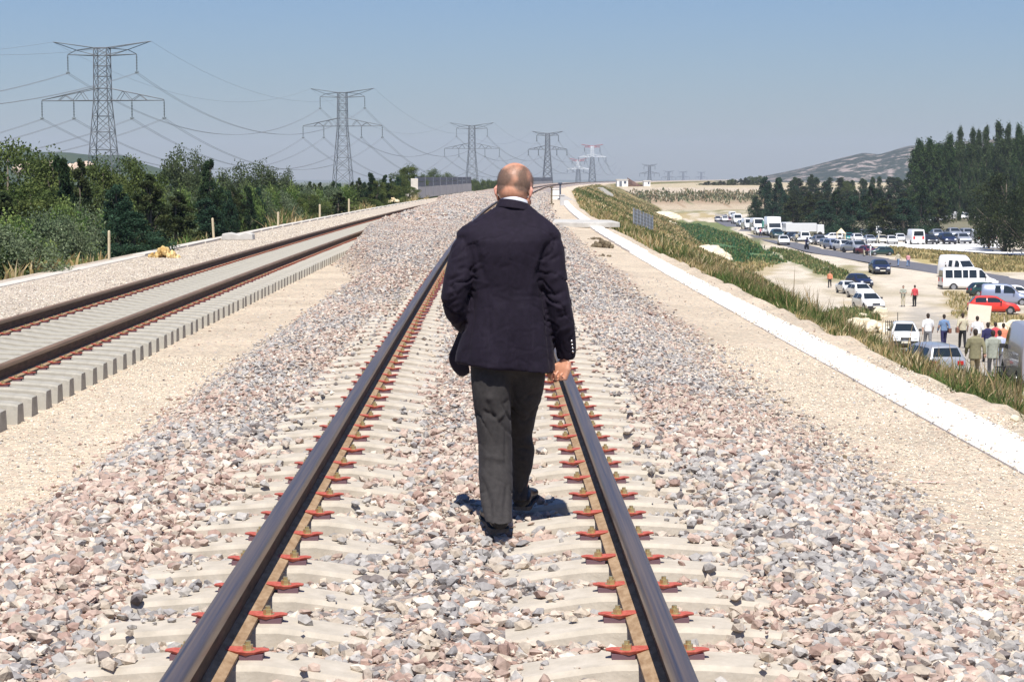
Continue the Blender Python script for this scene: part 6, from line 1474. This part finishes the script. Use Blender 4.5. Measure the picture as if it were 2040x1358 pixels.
# right hand: knuckles towards the viewer's left, fingers folded round
_a = Vector((-.38, -.05, -.92)).normalized(); _n = Vector((.55, .80, -.25)); _n = (_n - _a * _n.dot(_a)).normalized()
hand(q(1127, 720, .03), _a, _n, _n.cross(_a), (1.0, 1.35, .9), bd)
hand(q(947, 657, .33), Vector((.65, .55, -.2)), Vector((-.4, .5, .8)), Vector((0, -.2, 1)), (.5, .6, .4), bd)
me = remesh(bd, .0034, 2, .4); me.name = 'body'
c_, n_ = co_no(me); Mi = Mh.inverted()
loc = (c_ - np.array(HC)) @ np.array(Mi).T
lx, ly, lz = loc[:, 0], loc[:, 1], loc[:, 2]
head = (c_[:, 2] > Z(408))
nn_ = np.array([noise.noise(Vector(p) * 22) if h else 0 for p, h in zip(loc, head)]); 
# cropped hair: a band round the back and sides, the crown bald
crownd = np.sqrt((lx / .060) ** 2 + ((ly - .020) / .098) ** 2 ); top = lz > .02
hair = np.clip((crownd - .90 + nn_ * .5 + np.clip(-lz, 0, .1) * 6) / .45, 0, 1) * np.where(top, 1, 1) * np.clip((lz + .045 + .028 * np.clip((np.abs(lx) - .018) / .03, 0, 1) + nn_ * .012) / .022, 0, 1) * np.clip((.055 - ly) / .025, 0, 1)
hair *= head; earm = (np.abs(lx) > .081) & (lz < .005); hair[earm] = 0
hair = np.where((lz > .0), hair, hair)
at_ = me.color_attributes.new('Col', 'FLOAT_COLOR', 'POINT'); cc = np.ones((len(c_), 4), np.float32); cc[:, 0] = hair; cc[:, 1] = np.clip((np.abs(lx) - .074) / .012, 0, 1) * head; cc[:, 2] = 0; at_.data.foreach_set('color', cc.ravel())
M_skin = principled('sun_reddened_skin', (.60, .32, .22), .50, 0, .45); N, L, b_ = nodes(M_skin)
a = N.new('ShaderNodeAttribute'); a.attribute_name = 'Col'; sp = N.new('ShaderNodeSeparateColor'); L.new(a.outputs['Color'], sp.inputs[0])
tc = N.new('ShaderNodeTexCoord'); tn = N.new('ShaderNodeTexNoise'); tn.inputs['Scale'].default_value = 30; tn.inputs['Detail'].default_value = 6; L.new(tc.outputs['Object'], tn.inputs['Vector'])
r0 = N.new('ShaderNodeValToRGB'); r0.color_ramp.elements[0].position = .35; r0.color_ramp.elements[1].position = .7; r0.color_ramp.elements[0].color = (.52, .24, .145, 1); r0.color_ramp.elements[1].color = (.66, .34, .215, 1); L.new(tn.outputs['Fac'], r0.inputs[0])
mxe = N.new('ShaderNodeMix'); mxe.data_type = 'RGBA'; L.new(sp.outputs[1], mxe.inputs['Factor']); L.new(r0.outputs[0], mxe.inputs[6]); mxe.inputs[7].default_value = (.62, .28, .21, 1)
tn2 = N.new('ShaderNodeTexNoise'); tn2.inputs['Scale'].default_value = 420; L.new(tc.outputs['Object'], tn2.inputs['Vector'])
r1 = N.new('ShaderNodeValToRGB'); r1.color_ramp.elements[0].position = .35; r1.color_ramp.elements[1].position = .65; r1.color_ramp.elements[0].color = (.085, .062, .046, 1); r1.color_ramp.elements[1].color = (.21, .15, .11, 1); L.new(tn2.outputs['Fac'], r1.inputs[0])
mh_ = N.new('ShaderNodeMath'); mh_.operation = 'MULTIPLY'; mh_.inputs[1].default_value = .85; L.new(sp.outputs[0], mh_.inputs[0])
mx2 = N.new('ShaderNodeMix'); mx2.data_type = 'RGBA'; L.new(mh_.outputs[0], mx2.inputs['Factor']); L.new(mxe.outputs[2], mx2.inputs[6]); L.new(r1.outputs[0], mx2.inputs[7]); L.new(mx2.outputs[2], b_.inputs['Base Color'])
b_.inputs['Subsurface Weight'].default_value = .08; b_.inputs['Subsurface Radius'].default_value = (.01, .004, .002)
bp = N.new('ShaderNodeBump'); bp.inputs['Strength'].default_value = .25; bp.inputs['Distance'].default_value = .001; L.new(tn2.outputs['Fac'], bp.inputs['Height']); L.new(bp.outputs[0], b_.inputs['Normal'])
link(bpy.data.objects.new('body', me), man); me.materials.append(M_skin)
# stubble
idx = np.where(hair > .25)[0]; idx = idx[rng.random(len(idx)) < hair[idx]]; k = np.repeat(idx, 2); Pn = c_[k] + rng.normal(0, .0018, (len(k), 3)); Nn = n_[k] + rng.normal(0, .35, (len(k), 3)); Nn[:, 2] -= .5; Nn /= np.linalg.norm(Nn, axis=1, keepdims=True)
sd_ = np.cross(Nn, rng.normal(size=Nn.shape)); sd_ /= np.linalg.norm(sd_, axis=1, keepdims=True); Vv = np.stack([Pn - sd_ * .0003, Pn + sd_ * .0003, Pn + Nn * .003], 1).reshape(-1, 3)
meshnp('hair', Vv, np.arange(len(Vv)).reshape(-1, 3), noisy('cropped_hair', (.05, .035, .028), (.14, .10, .075), 60, .8), parent=man)
for s in (-1, 1):
    mb = MB(); mb.ell(H(s * .030, .0885, -.028), (.0118, .0118, .0118), 14, 10); mb.build('eye', principled('eye_white', (.8, .78, .75), .15), man, smooth=True)
    mb = MB(); mb.ell(H(s * .030, .0985, -.028), (.0048, .003, .0048), 12, 8); mb.build('iris', principled('brown_iris', (.06, .03, .015), .1), man, smooth=True)
# little things in the foreground gravel
for px_, py_, D, w_, lb in [(155, 933, 14.1, 8, 'tiny dark square stone on the pale gravel at lower left'), (1683, 914, 14.7, 10, 'small black stone on the right gravel')]:
    mb = MB(); s = D / F * w_; mb.box(-s * .6, s * .6, -s * .5, s * .5, 0, s * .8, top=.7); o = mb.build('stone', M_dirt, bevel=.005); 
    for Dk in np.arange(8, 30, .05):
        Pk = at(px_, py_, Dk)
        if Pk.z <= float(ztop(np.array([Pk.x - curve(Dk)]), Dk)[0]): break
    o.location = Pk; tag(o, lb, 'stone')
# faint red spray mark on the right verge
for Dk in np.arange(8, 30, .05):
    Pk = at(1825, 961, Dk)
    if Pk.z <= float(ztop(np.array([Pk.x - curve(Dk)]), Dk)[0]): break
M_spray = noisy('faded_red_spray', (.80, .42, .38), (.70, .56, .47), 30, .95)
Vv = []; 
for i in range(13):
    u = -.20 + .40 * i / 12; wv = .012 * math.sin(i * 1.7); 
    for e in (-.018 - .01 * math.sin(i * 2.3), .018 + .01 * math.cos(i * 1.9)): Vv.append((u, wv + e, .006))
o = meshpy('spray_mark', Vv, [(2 * i, 2 * i + 2, 2 * i + 3, 2 * i + 1) for i in range(12)], M_spray); o.location = Pk; tag(o, 'faint red sprayed line on the right gravel', 'paint mark')

# ------------------------------------------------------------------ the air
mb = MB(); mb.box(-6900, 6900, -60, 6800, -45, 125)
m = bpy.data.materials.new('haze_air'); m.use_nodes = True; N = m.node_tree.nodes; L = m.node_tree.links
N.remove(N['Principled BSDF']); pv = N.new('ShaderNodeVolumePrincipled'); pv.inputs['Color'].default_value = (.80, .87, 1, 1); pv.inputs['Density'].default_value = HAZE
L.new(pv.outputs[0], N['Material Output'].inputs['Volume'])
tag(mb.build('haze', m), kind='stuff')
# top-level copies that were prototypes only for shape are all placed; clean unused data
for me in list(bpy.data.meshes):
    if me.users == 0: bpy.data.meshes.remove(me)
